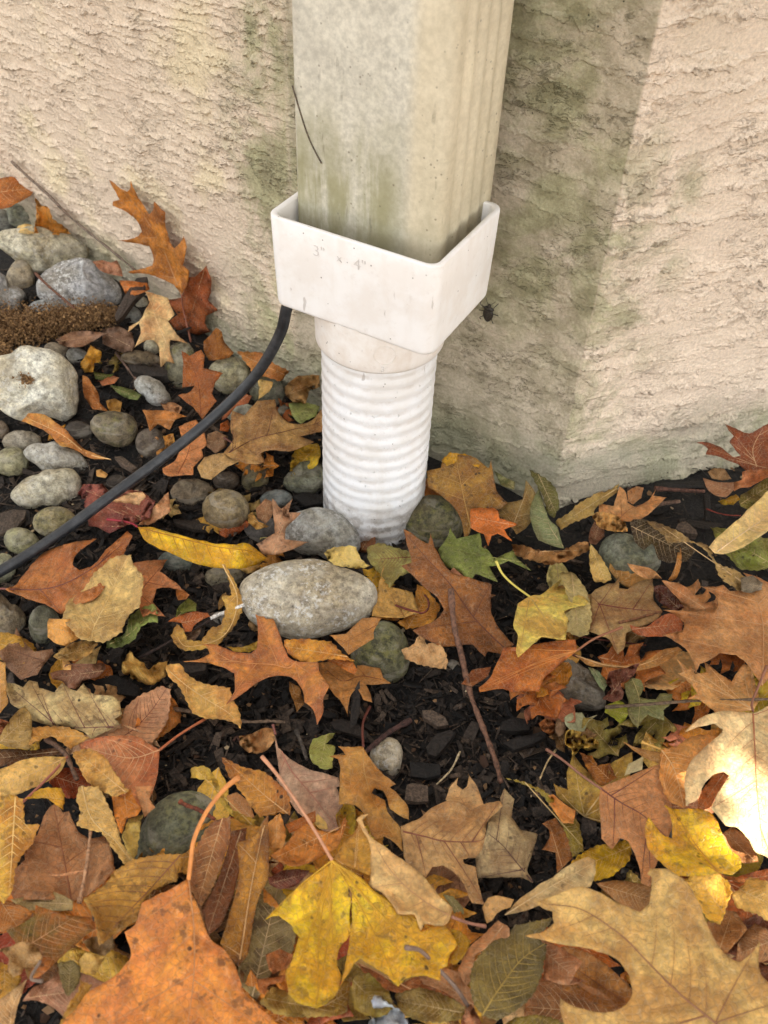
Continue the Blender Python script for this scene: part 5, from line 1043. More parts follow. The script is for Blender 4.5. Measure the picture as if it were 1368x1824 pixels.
leaf('long olive strip leaf arching over the right mulch', WIL, 'E', '0,545,90,560,200,610,300,700,380,780,410,920,350,960,310,820,200,640,100,580', (142, 124, 46), 34, 's', lean=.2, fold=-.3, lm='long olive strip leaf')
leaf('dark amber pointed scrap on the mulch above the brown oak leaf', LF, 'E', '385,410,450,430,480,480,545,470,578,540,500,585,450,540', (186, 114, 30), 30, 's', tint=(110, 56, 20))
leaf('pale straw scrap behind the brown oak leaf', LF, 'E', '620,530,640,470,720,430,712,500', (204, 188, 154), 34, 'l')
leaf('tan pointed leaf left of the orange leaf on the right', LF, 'E', '615,355,690,385,810,410,808,472,730,440,670,400', (186, 140, 84), 42, 'l', lean=.2)
leaf('bright yellow toothed leaf partly under the brown oak leaf', CHE, 'E', '340,990,400,930,480,895,560,890,620,865,655,890,650,960,600,1020,540,1060,470,1080,400,1040', (214, 172, 18), 34, 's', tint=(180, 130, 14), mid='655,900,560,940,380,1010', spots=.2, lm='bright yellow toothed leaf')
leaf('smooth brown oak leaf with a long stem over the mulch at right', OAK, 'E', '500,590,600,550,700,510,805,470,830,500,850,600,870,700,885,760,850,850,790,980,770,1040,755,1108,705,1090,700,1010,670,930,640,870,600,855,560,910,545,905,500,860,495,760,490,680', (186, 128, 88), 48, mid='500,600,600,670,720,740,850,860', stem='500,600,400,530,300,450,215,395', stemz=22, stemc=(150, 104, 84), vein=(130, 74, 60), spots=.12, lm='smooth brown oak leaf', tilt=(.05, -.05), amp=.7)
leaf('rusty brown leaf fold under the sunlit tan leaf', LF, 'E', '1010,640,1060,560,1120,510,1168,530,1120,600,1060,700,1000,720', (176, 100, 50), 48, 'l')
leaf('glowing orange leaf with a curved stem beside the sunlit leaf', LF, 'E', '810,395,900,375,960,330,1040,318,1095,325,1060,400,1000,480,970,560,950,640,930,698,860,670,815,590,805,500', (224, 152, 84), 54, 's', mid='812,393,880,500,930,690', stem='812,393,760,375,710,355', stemc=(206, 160, 80), spots=.35, lm='glowing orange leaf')
leaf('large sunlit cream tan oak leaf cut by the right edge', OAK, 'E', '940,300,990,250,1060,210,1150,195,1290,200,1368,170,1460,150,1500,600,1480,960,1420,1040,1368,960,1300,920,1260,850,1200,800,1150,790,1070,700,1120,600,1168,530,1140,512,1080,530,1030,590,1000,650,940,690,935,560,960,470,1030,390,1130,310,1138,290,1090,262,1010,275', (224, 190, 146), 66, tint=(206, 166, 116), mid='1290,195,1295,300,1300,400,1310,600,1340,900', stem='1290,195,1285,150,1320,60,1360,-40', stemz=60, stemc=(130, 84, 62), vein=(176, 112, 74), spots=.1, lm='large sunlit cream tan leaf', tilt=(.05, -.1), amp=.8)
leaf('brown leaf shaded under the sunlit cream tan leaf', OAK, 'E', '1120,840,1180,795,1250,850,1300,920,1320,980,1240,985,1160,940', (170, 122, 76), 50)
leaf('brown leaf under the tip of the smooth brown oak leaf', LF, 'E', '470,1090,560,1075,700,1090,765,1110,760,1170,720,1240,650,1230,560,1170', (176, 130, 82), 40, 'l')
leaf('tan leaf at the right edge below the glossy yellow maple leaf', CHE, 'E', '1180,1150,1270,1060,1368,1080,1450,1100,1450,1330,1300,1250,1200,1220', (206, 164, 92), 50, 's', spots=.3)
leaf('brown leaf below the folded end of the glossy yellow leaf', OAK, 'E', '1020,1320,1120,1230,1200,1240,1260,1330,1200,1400,1150,1460,1080,1420', (180, 132, 82), 44, spots=.4)
leaf('dark tan leaf in the lower right corner gap', LF, 'E', '1200,1500,1220,1380,1300,1300,1420,1350,1420,1480,1330,1500', (160, 112, 70), 40, 'l')
leaf('glossy bright yellow maple leaf catching the sun', MAP, 'E', '830,685,900,705,980,700,1060,720,1100,760,1130,830,1160,900,1225,960,1230,1010,1180,1045,1120,1040,1030,1050,900,1050,830,1000,760,930,735,880,730,800,745,742,780,790,810,830,870,860,870,770,850,710', (228, 176, 40), 62, 'm', tint=(206, 140, 34), mid='1110,1035,1000,900,880,720', gloss=.8, spots=.7, lm='glossy bright yellow maple leaf', vein=(200, 140, 40))
leaf('golden folded lobe hanging from the glossy yellow maple leaf', LF, 'E', '920,1080,1000,1040,1100,1040,1160,1080,1180,1140,1150,1220,1120,1300,1070,1290,1000,1200,960,1130', (220, 164, 64), 58, 's', gloss=.6, spots=.5, amp=1.4)
leaf('flat cream brown leaf left above the big oak leaf in the foreground', LF, 'E', '0,1255,60,1190,130,1130,190,1085,250,1060,330,1000,430,955,470,970,465,1060,440,1110,380,1120,200,1200,80,1240', (200, 174, 130), 54, 'l', mid='0,1255,200,1130,460,985', spots=.5, lm='flat cream brown leaf')
leaf('pale brown curled rim left of the big foreground oak leaf', LF, 'G', '760,1100,800,1040,870,1030,960,1050,940,1100,860,1130,820,1180,790,1200', (190, 146, 96), 60, 'l', lean=.3, spots=.4)
leaf('pinkish brown leaf under the olive leaf in the foreground', LF, 'G', '610,1480,690,1340,780,1260,860,1180,930,1230,935,1290,850,1320,720,1400,700,1560,660,1580', (186, 132, 96), 52, 'l')
leaf('rosy brown leaf at the bottom below the big foreground oak leaf', OAK, 'E', '205,1400,300,1560,420,1600,330,1610,200,1590,205,1500', (172, 118, 88), 52, 'l')
leaf('shadowed amber leaf deep under the big foreground oak leaf', OAK, 'E', '230,1440,330,1420,480,1480,640,1620,680,1700,560,1760,420,1700,300,1640', (156, 102, 46), 40, spots=.5)
leaf('brown folded leaf at the very bottom beneath the big foreground oak leaf', LF, 'E', '150,1600,300,1590,470,1640,600,1740,560,1900,300,1900,120,1900,100,1750', (164, 112, 70), 38, 'l')
leaf('olive green scrap at the bottom right of the olive leaf', LF, 'E', '0,1824,60,1790,200,1780,320,1824,330,1900,0,1900', (132, 116, 40), 60, 's')
leaf('orange brown leaf under the yellow maple leaf at the bottom centre', OAK, 'G', '-20,1440,60,1480,130,1520,230,1590,370,1530,520,1560,640,1650,720,1760,740,1900,620,1900,640,1740,500,1700,250,1640,80,1560', (206, 132, 74), 50, tint=(160, 90, 50))
leaf('dull pink brown leaf in front of the orange brown bottom leaf', LF, 'G', '370,1530,520,1480,620,1500,680,1600,720,1740,660,1760,560,1640,400,1580', (178, 126, 92), 54, 'l')
leaf('olive tan rounded leaf at the bottom centre', CHE, 'G', '220,1640,380,1600,520,1640,660,1720,640,1790,500,1815,330,1790,240,1720', (146, 124, 66), 62, 's', amp=.9)
leaf('yellow brown leaf gap filler left of the olive leaf', LF, 'G', '560,1230,640,1260,690,1310,650,1400,590,1460,555,1440,610,1340', (176, 130, 24), 56, 's')
leaf('dark olive toothed leaf at the bottom centre left', CHE, 'C', '960,1600,1000,1500,1080,1480,1200,1600,1230,1700,1180,1740,1080,1745,1000,1700', (150, 130, 54), 62, 's', lm='dark olive toothed leaf')
leaf('olive tan leaf below the big yellow maple leaf', CHE, 'C', '420,1660,500,1560,600,1600,750,1680,900,1690,880,1740,700,1750,520,1730', (176, 146, 74), 56, 's')
leaf('dark amber leaf under the right of the yellow maple leaf', CHE, 'C', '640,1700,800,1700,900,1560,980,1500,970,1600,950,1720,880,1740,700,1755', (150, 114, 36), 50, 's')
leaf('curled orange brown leaf scrap left of the big yellow maple leaf', LF, 'C', '455,1370,540,1335,620,1370,590,1450,500,1490,470,1440', (190, 124, 76), 60, 'l', amp=1.6)
leaf('curled apricot scrap below the orange brown scrap', LF, 'C', '400,1520,480,1510,580,1490,560,1530,470,1560,450,1610,415,1580', (206, 134, 80), 64, 'l', lean=.3, amp=1.5)
leaf('white frosty lichen covered leaf scrap at the bottom', LF, 'C', '1080,1792,1125,1730,1098,1650,1120,1615,1160,1625,1200,1670,1280,1710,1310,1770,1350,1830,1300,1900,1080,1900', (196, 200, 214), 70, 's', tint=(170, 176, 196), spots=.1, vein=(220, 222, 232), amp=1.8, lm='white frosty scrap')
leaf('amber upper lobe of leaf behind the big yellow maple leaf', MAP, 'C', '870,780,930,700,1010,600,1025,540,1085,650,1110,760,1110,900,1000,850,900,810', (204, 152, 60), 70, 'm', spots=.7, tint=(160, 100, 40))
leaf('big yellow maple leaf with a long pink stem in the foreground', MAP, 'C', '860,790,830,830,760,880,680,930,620,990,560,1060,500,1110,445,1162,500,1135,540,1130,610,1190,632,1235,655,1262,625,1380,590,1440,580,1480,590,1560,590,1610,650,1660,770,1695,850,1650,905,1560,915,1500,892,1420,900,1340,950,1270,970,1220,962,1130,973,1050,960,965,975,960,985,1080,980,1200,960,1320,942,1440,918,1520,905,1570,960,1480,990,1430,1030,1390,1100,1440,1190,1490,1262,1560,1300,1515,1400,1494,1520,1525,1515,1454,1566,1440,1576,1376,1628,1307,1580,1238,1547,1199,1399,1228,1370,1140,1252,1120,1213,1042,1124,983,1026,894,940,840', (224, 182, 36), 76, 'm', tint=(204, 146, 34), mid='860,795,850,1000,840,1250,760,1680',
     stem='860,795,760,622,640,434,520,267,431,161', stemz=92, stemc=(196, 140, 106), stemr=.0009, spots=.75, lm='big yellow maple leaf', vein=(210, 160, 40), step=6, tilt=(0, .0))
leaf('tan oak leaf folded over the big yellow maple leaf', OAK, 'G', '-20,560,10,530,60,522,20,560,60,650,150,720,300,830,400,910,500,1030,575,1100,560,1170,520,1222,400,1200,380,1242,345,1150,240,1142,200,1080,140,1010,50,985,70,920,70,820,60,690', (218, 182, 126), 84, mid='575,1160,400,1060,200,880,60,640', stem='575,1160,640,1185,700,1203,780,1218', stemc=(150, 104, 84), stemz=62, spots=.12, vein=(196, 150, 100), lm='folded pale tan oak leaf', tint=(196, 150, 92), amp=.8)
leaf('dark olive brown veined leaf left of the big foreground oak leaf', CHE, 'G', '700,1480,690,1600,710,1700,760,1770,860,1800,1000,1720,1110,1580,1150,1430,1165,1330,1080,1285,1000,1290,1050,1280,1130,1250,1212,1160,1100,1185,960,1215,925,1290,850,1300,760,1380', (134, 112, 58), 72, 's', tint=(84, 70, 34), mid='760,1770,870,1600,1010,1420,1160,1320', vein=(176, 146, 70), spots=.3, gloss=.2, lm='dark olive veined leaf', amp=.7)
leaf('stem end of a hidden leaf lying over the bottom centre', LF, 'G', '690,1700,740,1780,760,1860,700,1880,640,1780', (170, 112, 80), 66, 'l', stem='700,1720,600,1600,480,1470,380,1370,290,1350', stemz=96, stemc=(120, 98, 84), stemr=.0010)
leaf('brown oak leaf edge right of the dark olive leaf', OAK, 'E', '130,1370,230,1400,330,1450,400,1500,330,1620,430,1600,300,1620,200,1580,210,1480,150,1420', (182, 128, 92), 62, 'l')
leaf('huge golden tan oak leaf filling the bottom right corner', OAK, 'E', '105,1365,200,1340,255,1300,245,1240,200,1220,160,1190,250,1160,380,1108,470,1130,600,1200,700,1242,750,1200,765,1060,740,1042,760,1015,850,1020,950,1090,1000,1180,1050,1300,1110,1420,1170,1480,1220,1500,1270,1470,1310,1420,1325,1393,1320,1480,1330,1560,1368,1610,1460,1700,1440,1850,1300,1980,420,1980,320,1850,290,1760,285,1690,330,1720,450,1760,560,1760,640,1710,665,1660,640,1560,570,1480,430,1430,250,1400', (204, 166, 104), 92, tint=(184, 136, 72), mid='1120,1840,900,1660,740,1500,600,1360,400,1230,220,1200', vein=(150, 104, 72), veinr=.00045, spots=.08, lm='huge golden tan oak leaf', tilt=(.02, -.06), amp=.8, step=7, fold=.03, bend=.1)
# left part of the pile
leaf('olive brown leaf at the left edge below the blotchy oak leaf', LF, 'A', '-60,1080,0,1070,60,960,150,880,195,960,180,1145,60,1130,0,1110,-60,1110', (150, 118, 66), 38, 'l')
leaf('amber leaf tucked under the blotchy cream oak leaf', CHE, 'A', '175,1120,200,1010,350,1005,450,1020,540,1075,430,1140,320,1060,230,1090', (204, 154, 80), 34, 's', amp=1.5)
leaf('dark brown leaf in shade at the left edge', LF, 'A', '-60,1140,60,1140,200,1150,350,1130,380,1180,260,1190,130,1210,0,1250,-60,1250', (112, 76, 44), 26, 'l')
leaf('orange brown fold at the far left edge', LF, 'A', '-60,600,0,610,30,620,40,760,45,860,0,920,-60,900', (176, 128, 72), 36, 'l')
leaf('rust brown leaf edge at the far left below the fold', LF, 'A', '-60,930,0,960,60,980,0,1060,-60,1060', (148, 84, 40), 36, 'l')
leaf('long pointed glossy orange brown leaf with a stem onto the mulch', LF, 'I', [(140, 1325), (181, 1313), (240, 1311), (272, 1328), (284, 1336), (281, 1380), (272, 1410), (255, 1438), (225, 1428), (200, 1400), (170, 1360), (150, 1345)], (200, 128, 84), 42, 'l', tint=(172, 92, 52), mid=[(284, 1336), (240, 1350), (200, 1345), (150, 1330)], stem=[(284, 1336), (322, 1307), (368, 1279)], stemz=22, stemc=(176, 100, 62), gloss=.45, spots=.5, lm='glossy orange brown leaf')
leaf('crumpled straw tan leaf on the glossy orange brown leaf', CHE, 'A', '440,1160,540,1140,640,1190,700,1290,760,1368,790,1400,700,1430,560,1368,480,1250', (206, 162, 92), 52, 's', amp=2, spots=.5)
leaf('pale orange spotted leaf at the left edge of the pile', LF, 'A', '-60,1290,0,1270,130,1210,260,1190,410,1190,350,1300,230,1368,100,1420,0,1440,-60,1440', (226, 170, 102), 52, 'l', mid='410,1190,200,1290,-40,1380', stem='410,1190,300,1310,120,1480,-40,1580', stemz=66, stemc=(168, 104, 84), spots=.6, lm='pale orange spotted leaf')
leaf('large smooth brown leaf in the left of the pile', OAK, 'B', '80,520,150,450,150,330,230,300,260,200,300,130,340,110,380,160,420,150,480,280,540,320,650,300,690,430,690,520,620,600,460,700,300,690,90,700,60,620', (168, 116, 78), 48, mid='440,720,400,500,330,130', spots=.4, lm='large smooth brown leaf')
leaf('yellow folded leaf rim in the left pile', LF, 'B', '150,80,250,20,370,10,395,60,385,145,340,115,280,75', (212, 168, 50), 58, 's', lean=.3)
leaf('tan rolled leaf running down the left of the pile', LF, 'B', '480,0,600,0,640,80,700,200,740,340,820,450,760,475,660,340,620,280,560,270,470,240,490,150,460,80', (194, 156, 98), 58, 's', amp=1.3, mid='500,0,560,200,700,330,800,460', vein=(224, 190, 130), lm='tan rolled leaf')
leaf('orange pronged leaf left of the big round green stone', OAK, 'B', '668,0,722,60,760,60,795,0,820,80,865,135,840,180,770,200,740,290,700,180', (194, 118, 44), 54, lm='orange pronged leaf')
leaf('yellowish curled leaf end at the left side of the green stone', LF, 'B', '745,300,780,200,870,175,850,290,840,380,820,445,780,400', (184, 156, 88), 58, 's', amp=1.5)
leaf('peach brown leaf behind the orange pronged leaf', LF, 'B', '820,0,930,0,910,80,945,130,880,190,860,130', (200, 142, 102), 48, 'l')
leaf('yellow and amber leaf at the left edge of the pile', LF, 'B', '-60,70,0,60,70,50,140,80,150,230,240,240,200,340,100,480,70,640,20,720,-60,600', (222, 174, 74), 66, 's', tint=(176, 112, 40), spots=.5, lm='yellow and amber edge leaf', amp=1.3)
leaf('faded grey tan leaf layer between brown leaf and rust leaf', LF, 'B', '60,690,200,670,320,640,450,700,440,760,300,760,150,760', (152, 128, 90), 54, 'l')
leaf('rust and green smooth leaf at lower left', OAK, 'B', '220,725,280,750,380,780,480,795,578,800,580,870,440,980,260,1150,170,1180,150,1100,100,960,40,880,150,830,210,790', (176, 104, 50), 62, 'l', tint=(106, 96, 44), gloss=.3, lm='rust and green smooth leaf')
leaf('amber brown leaf layer at the lower left edge', LF, 'B', '-60,620,20,700,60,700,200,770,150,840,40,880,-60,900', (166, 104, 48), 56, 'l')
leaf('yellow brown spotted leaf right of the rust and green leaf', CHE, 'B', '500,690,640,600,700,520,820,450,960,420,1105,415,1080,580,960,620,880,680,840,820,740,880,600,980,585,830', (204, 154, 72), 68, 's', tint=(170, 120, 48), mid='1100,420,930,610,780,770,620,940', spots=.9, vein=(150, 96, 60), lm='yellow brown spotted leaf')
leaf('small pale two lobed curled leaf at the lower left edge', LF, 'B', '-20,990,60,980,110,952,180,955,235,990,258,1050,240,1095,200,1110,150,1100,130,1140,80,1165,40,1130,60,1050', (182, 146, 100), 74, 'l', amp=1.8, stem='130,1140,190,1170,260,1190', stemc=(120, 100, 84), lm='two lobed curled leaf')
leaf('pinkish brown curved leaf at the bottom left', LF, 'B', '140,1310,200,1230,280,1200,370,1130,480,1130,640,1200,560,1290,480,1340,400,1420,300,1335,200,1300', (176, 128, 104), 60, 'l', lean=.1)
leaf('olive scrap above the pinkish curved leaf', LF, 'B', '355,1080,440,1060,490,1100,480,1200,410,1280,370,1190', (120, 110, 66), 66, 's', spots=.7)
leaf('small bright yellow tan scrap above the big orange leaf lobe', LF, 'B', '480,1060,520,1015,640,1045,580,1150,500,1130', (220, 182, 104), 72, 'l')
leaf('brown shiny crumpled scrap at the stem of the spotted leaf', LF, 'B', '510,950,560,920,680,900,700,980,640,1035,560,1010', (130, 98, 62), 72, 'l', gloss=.6, amp=2)
leaf('olive yellow leaf at the bottom left corner edge', LF, 'B', '-60,1060,0,1070,70,1110,135,1170,80,1250,-60,1330', (172, 126, 44), 56, 's')
leaf('pale buff leaf rising from the bottom left corner', LF, 'B', '-60,1340,80,1240,170,1170,110,1330,75,1480,60,1520,-60,1520', (194, 160, 118), 66, 'l', mid='60,1500,80,1340,160,1180')
leaf('big spotted orange leaf with a tall curved stem in the lower left foreground', MAP, 'I', [(336, 1567), (338, 1585), (352, 1612), (362, 1645), (378, 1676), (400, 1692), (420, 1722), (436, 1768), (470, 1800), (495, 1824), (540, 1880), (300, 1900), (100, 1880), (112, 1822), (135, 1796), (154, 1770), (205, 1737), (230, 1708), (232, 1695), (222, 1660), (241, 1645), (252, 1608), (290, 1590), (318, 1575)], (212, 136, 56), 90, 'o', tint=(196, 116, 60), mid=[(336, 1567), (345, 1650), (345, 1740), (330, 1860)], stem=[(336, 1567), (340, 1532), (346, 1494), (368, 1446), (400, 1405), (426, 1384)], stemz=118, stemc=(206, 132, 66), stemr=.0011, spots=1, lm='big spotted orange leaf', vein=(196, 140, 90), veinr=.0004, tilt=(0, -.12), step=7, amp=.9, fold=-.15)
leaf('yellow edged brown leaf under the left lobe of the big orange leaf', LF, 'B', '360,1450,420,1330,480,1240,490,1180,560,1210,520,1320,440,1420,400,1500', (204, 156, 70), 76, 's')

# ---- leaves only half seen in the gaps: each its own shape, turned its own way
def t_oak(rgl):
    n = 3; L = []; R = []
    for k in range(n):
        y = .12+.72*k/n; wdt = (.30+.16*math.sin(math.pi*(k+.6)/n))*rgl.uniform(.8, 1.15)
        for S_, sg in ((L, -1), (R, 1)):
            S_ += [(sg*.11, y), (sg*wdt*.75, y+.02), (sg*wdt, y+.19*rgl.uniform(.9, 1.2)), (sg*wdt*.62, y+.17), (sg*.17, y+.21)]
    return [(0, 0)]+R+[(0, 1)]+L[::-1]
def t_maple(rgl):
    tips = [(-70, .55), (-35, .8), (0, 1.0), (35, .8), (70, .55)]; out = [(0, 0)]; 
    for a, l in [(x*-1, y) for x, y in tips][::1]: pass
    for i, (a, l) in enumerate(tips):
        a = R_(a+rgl.uniform(-5, 5)); l *= rgl.uniform(.9, 1.1)
        out += [(math.sin(a-.18)*l*.72, math.cos(a-.18)*l*.72), (math.sin(a)*l, math.cos(a)*l), (math.sin(a+.18)*l*.72, math.cos(a+.18)*l*.72)]
        if i < 4: b = a+R_(17); out.append((math.sin(b)*l*.5, math.cos(b)*l*.5))
    return out
def t_oval(rgl, wd=.28):
    r_ = [(0, 0)]+[(wd*math.sin(math.pi*t**.8)*rgl.uniform(.9, 1.1), t) for t in (.15, .32, .5, .68, .85)]+[(0, 1)]
    return r_+[(-x*rgl.uniform(.9, 1.1), y) for x, y in r_[1:-1][::-1]]
HUES = [('tan', (204, 160, 106)), ('orange brown', (196, 120, 54)), ('golden yellow', (216, 168, 54)), ('dark brown', (136, 88, 50)), ('pinkish brown', (192, 138, 104)), ('buff', (218, 182, 128)), ('rust red', (168, 88, 44)), ('olive', (150, 134, 66)), ('amber', (208, 144, 54)), ('golden tan', (208, 164, 88))]
used = set()
def filler(x, y, L, z, rgl):
    s = rgl.random(); hue, c = HUES[rgl.integers(len(HUES))]
    if s < .35: shp, T, kd, nm = 'lobed oak', t_oak(rgl), 'o', OAK
    elif s < .5: shp, T, kd, nm = 'maple', t_maple(rgl), 'm', MAP
    elif s < .8: shp, T, kd, nm = 'toothed oval', t_oval(rgl), 's', CHE
    else: shp, T, kd, nm = 'narrow', t_oval(rgl, .15), 'l', WIL
    a = rgl.uniform(0, 2*math.pi); T = np.array(T)-[0, .5]; T = T*L
    T = np.c_[T[:, 0]*math.cos(a)-T[:, 1]*math.sin(a), (T[:, 0]*math.sin(a)+T[:, 1]*math.cos(a))*.78]+[x, y]
    m = np.array([[0, -.5], [0, .45]])*L; m = np.c_[m[:, 0]*math.cos(a)-m[:, 1]*math.sin(a), (m[:, 0]*math.sin(a)+m[:, 1]*math.cos(a))*.78]+[x, y]
    c = tuple(float(np.clip(v+rgl.normal()*7, 10, 250)) for v in c)
    near = sorted(HALL, key=lambda h: (h[1]-x)**2+(h[2]-y)**2)
    lab = None
    for ph, hx, hy in near[:8]:
        dx, dy = x-hx, y-hy; d = ('right of' if dx > 0 else 'left of') if abs(dx) > abs(dy) else ('below' if dy > 0 else 'above')
        q = f'half-hidden {hue} {shp} leaf {d} the {ph}'
        if q not in used: lab = q; used.add(q); break
    if lab is None: return
    w3 = at(x, y, z*.001)
    if not in_front(w3[0], w3[1]): return
    leaf(lab, nm, 'I', T, c, z, kd, mid=m, spots=float(rgl.uniform(.2, .9)), amp=float(rgl.uniform(1.2, 2.3)), lean=float(rgl.uniform(0, .25)), step=7.5)
rf = np.random.default_rng(99)
for (x0, x1, y0, y1, n_, La, Lb, z0, z1) in ((0, 620, 1400, 1824, 34, 140, 250, 8, 38), (620, 1368, 1600, 1824, 26, 140, 250, 8, 34), (1060, 1368, 1330, 1640, 12, 100, 180, 4, 24),
                                        (960, 1368, 930, 1330, 22, 80, 150, 4, 22), (0, 300, 1130, 1400, 14, 80, 150, 4, 20), (360, 560, 640, 940, 8, 60, 90, 6, 16), (640, 960, 830, 1160, 10, 60, 100, 3, 12), (240, 520, 960, 1160, 7, 40, 70, 4, 10), (0, 380, 620, 980, 8, 35, 60, 6, 14)):
    for k in range(n_):
        filler(rf.uniform(x0, x1), rf.uniform(y0, y1), rf.uniform(La, Lb), rf.uniform(z0, z1), rf)

# ------------------------------------------------------------------ dried flower heads: fuzzy brown plumes
def plume(label, fr, axis_pts, rad, z, n, seed, r1=None):
    P = px(fr, axis_pts); W = spline(np.array([at(p[0], p[1], z) for p in P]), 10); rgp = np.random.default_rng(seed)
    root = bpy.data.objects.new('dried_flower_head', None); COL.objects.link(root); root.location = W[0]; tag(root, label, 'dried flower', 'dried flower heads')
    v_, f_ = tube_geo(W, .0011, 6); q = mesh_obj('stalk', v_, f_, TWIG, None, W[0]); q.parent = root; q.location = (0, 0, 0); q.color = (*s2l((96, 58, 34)), 1)
    V, F, T = [], [], []; off = 0; r1 = rad if r1 is None else r1
    for k in range(n):
        i = rgp.integers(len(W)); t = i/len(W); c = W[i]+rgp.normal(size=3)*(rad*(1-t)+r1*t)*[.5, .5, .26]; c[2] = max(c[2], .004)
        s = rgp.uniform(.0006, .0018); A = rgp.normal(size=(4, 3)); A /= np.linalg.norm(A, axis=1)[:, None]
        V.append(c+A*s*np.array([[1.3], [1], [.8], [1.1]])); F += [(off, off+1, off+2), (off, off+2, off+3), (off, off+3, off+1), (off+1, off+3, off+2)]; off += 4; T += [float(rgp.beta(2, 2))]*4
        if k % 12 == 0:
            d = nrm(rgp.normal(size=3)); e = c+d*rgp.uniform(.003, .008); u = nrm(np.cross(d, [0, 0, 1.1]))*.00018
            V.append(np.array([c-u, c+u, e+u*.5, e-u*.5])); F.append((off, off+1, off+2, off+3)); off += 4; T += [.15]*4
    q = mesh_obj('fluff', np.vstack(V), F, FLUFF, None, W[0], smooth=False); q.parent = root; q.location = (0, 0, 0); q['kind'] = 'stuff'
    a = q.data.attributes.new('tone', 'FLOAT', 'POINT'); a.data.foreach_set('value', T)
def mat_fluff():
    t = NT('dried_florets'); a = t.n('Attribute', attribute_name='tone'); col = t.mix((a, 'Fac'), (.07, .032, .013), (.40, .23, .09)); t.put(t.bsdf, 'Base Color', col); t.bsdf.inputs['Roughness'].default_value = .85; return t.m
FLUFF = mat_fluff()
plume('thick fuzzy brown dried flower plume lying across the stones at left', 'P', '-120,1160,0,1150,120,1140,250,1115,400,1090,500,1080', .032, .036, 17000, 1, .012)
plume('thin brown dried flower tip hanging over the biggest whitish stone', 'Q', '-60,110,0,150,50,190,90,225,115,262', .010, .062, 1600, 2, .005)

# ------------------------------------------------------------------ insect on the wall
bp = None
nR = np.array([-math.sin(A_RET+math.pi), math.cos(A_RET+math.pi), 0]); nR = nR if nR[1] < 0 else -nR
d = ray(873, 553); t = ((np.array([*CORNER, 0])-CAM)@nR)/(d@nR); BP = CAM+d*t
up_ = np.array([0, 0, 1.0]); sd_ = np.cross(up_, nR)
def bugpt(x, y, h): return BP + sd_*x*.001 + up_*y*.001 + nR*(h*.001+.002)
bug = bpy.data.objects.new('shield_bug', None); COL.objects.link(bug); bug.location = BP; tag(bug, 'dark brown shield bug clinging to the wall beside the adapter', 'insect')
V0, F0 = ico(3)
def lump(name, cx, cy, rx, ry, rz, shoulders=0.0, h=1.4):
    V = []
    for v in V0:
        q = 1+shoulders*max(0, v[1]); x = v[0]*rx*(q if abs(v[1]) < .8 else 1)*(1-.25*max(0, -v[1])); V.append(bugpt(cx+x, cy+v[1]*ry, h+v[2]*rz))
    o = mesh_obj(name, V, F0, BUG, None, BP); o.parent = bug; o.location = (0, 0, 0)
def mat_bug():
    t = NT('insect_shell'); tc = t.n('TexCoord'); n = t.noise((tc, 'Object'), 1400, 4); t.put(t.bsdf, 'Base Color', t.mix(t.ramp(n, .4, .65), (.012, .01, .008), (.06, .045, .03))); t.bsdf.inputs['Roughness'].default_value = .4; return t.m
BUG = mat_bug()
lump('abdomen', 0, -2.0, 4.3, 6.2, 1.5); lump('thorax', 0, 3.0, 4.4, 2.3, 1.5, .0); lump('head', .2, 5.8, 1.5, 1.6, 1.0); 
for leg in ([(-3.5, 3.5), (-6.5, 5.5), (-7.5, 8.0)], [(3.2, 3.5), (5.0, 7.0), (6.4, 8.8)], [(-4, 0), (-7, .5), (-8, -2)], [(4, 0), (6.8, .6), (7.6, -1.5)], [(-3.5, -4), (-6, -6), (-6, -9)], [(3.2, -5), (5, -7), (4.4, -9)]):
    W = [bugpt(x, y, 1.2 if i == 0 else (2.4 if i == 1 else -.6)) for i, (x, y) in enumerate(leg)]; v_, f_ = tube_geo(spline(np.array(W), 4), .00032, 5); o = mesh_obj('leg', v_, f_, BUG, None, BP); o.parent = bug; o.location = (0, 0, 0)
for an in ([(-.8, 6.8), (-2.5, 9.5), (-3, 12)], [(1, 6.8), (3, 9), (4.6, 11)]):
    v_, f_ = tube_geo(spline(np.array([bugpt(x, y, 1.4) for x, y in an]), 4), .00018, 5); o = mesh_obj('antenna', v_, f_, BUG, None, BP); o.parent = bug; o.location = (0, 0, 0)

# ------------------------------------------------------------------ dry plant streak on the downspout, debris bits
st_pts = [(-.0505, .318), (-.046, .305), (-.041, .292), (-.036, .283), (-.031, .276)]
v_, f_ = tube_geo(spline(np.array([on_face(x, z+.02, .0008) for x, z in st_pts]), 5), .0005, 5); o = mesh_obj('dried_tendril', v_, f_, TWIG, None, on_face(-.04, .30)); o.color = (*s2l((96, 84, 70)), 1); tag(o, 'dark dried tendril stuck to the front of the downspout', 'tendril')
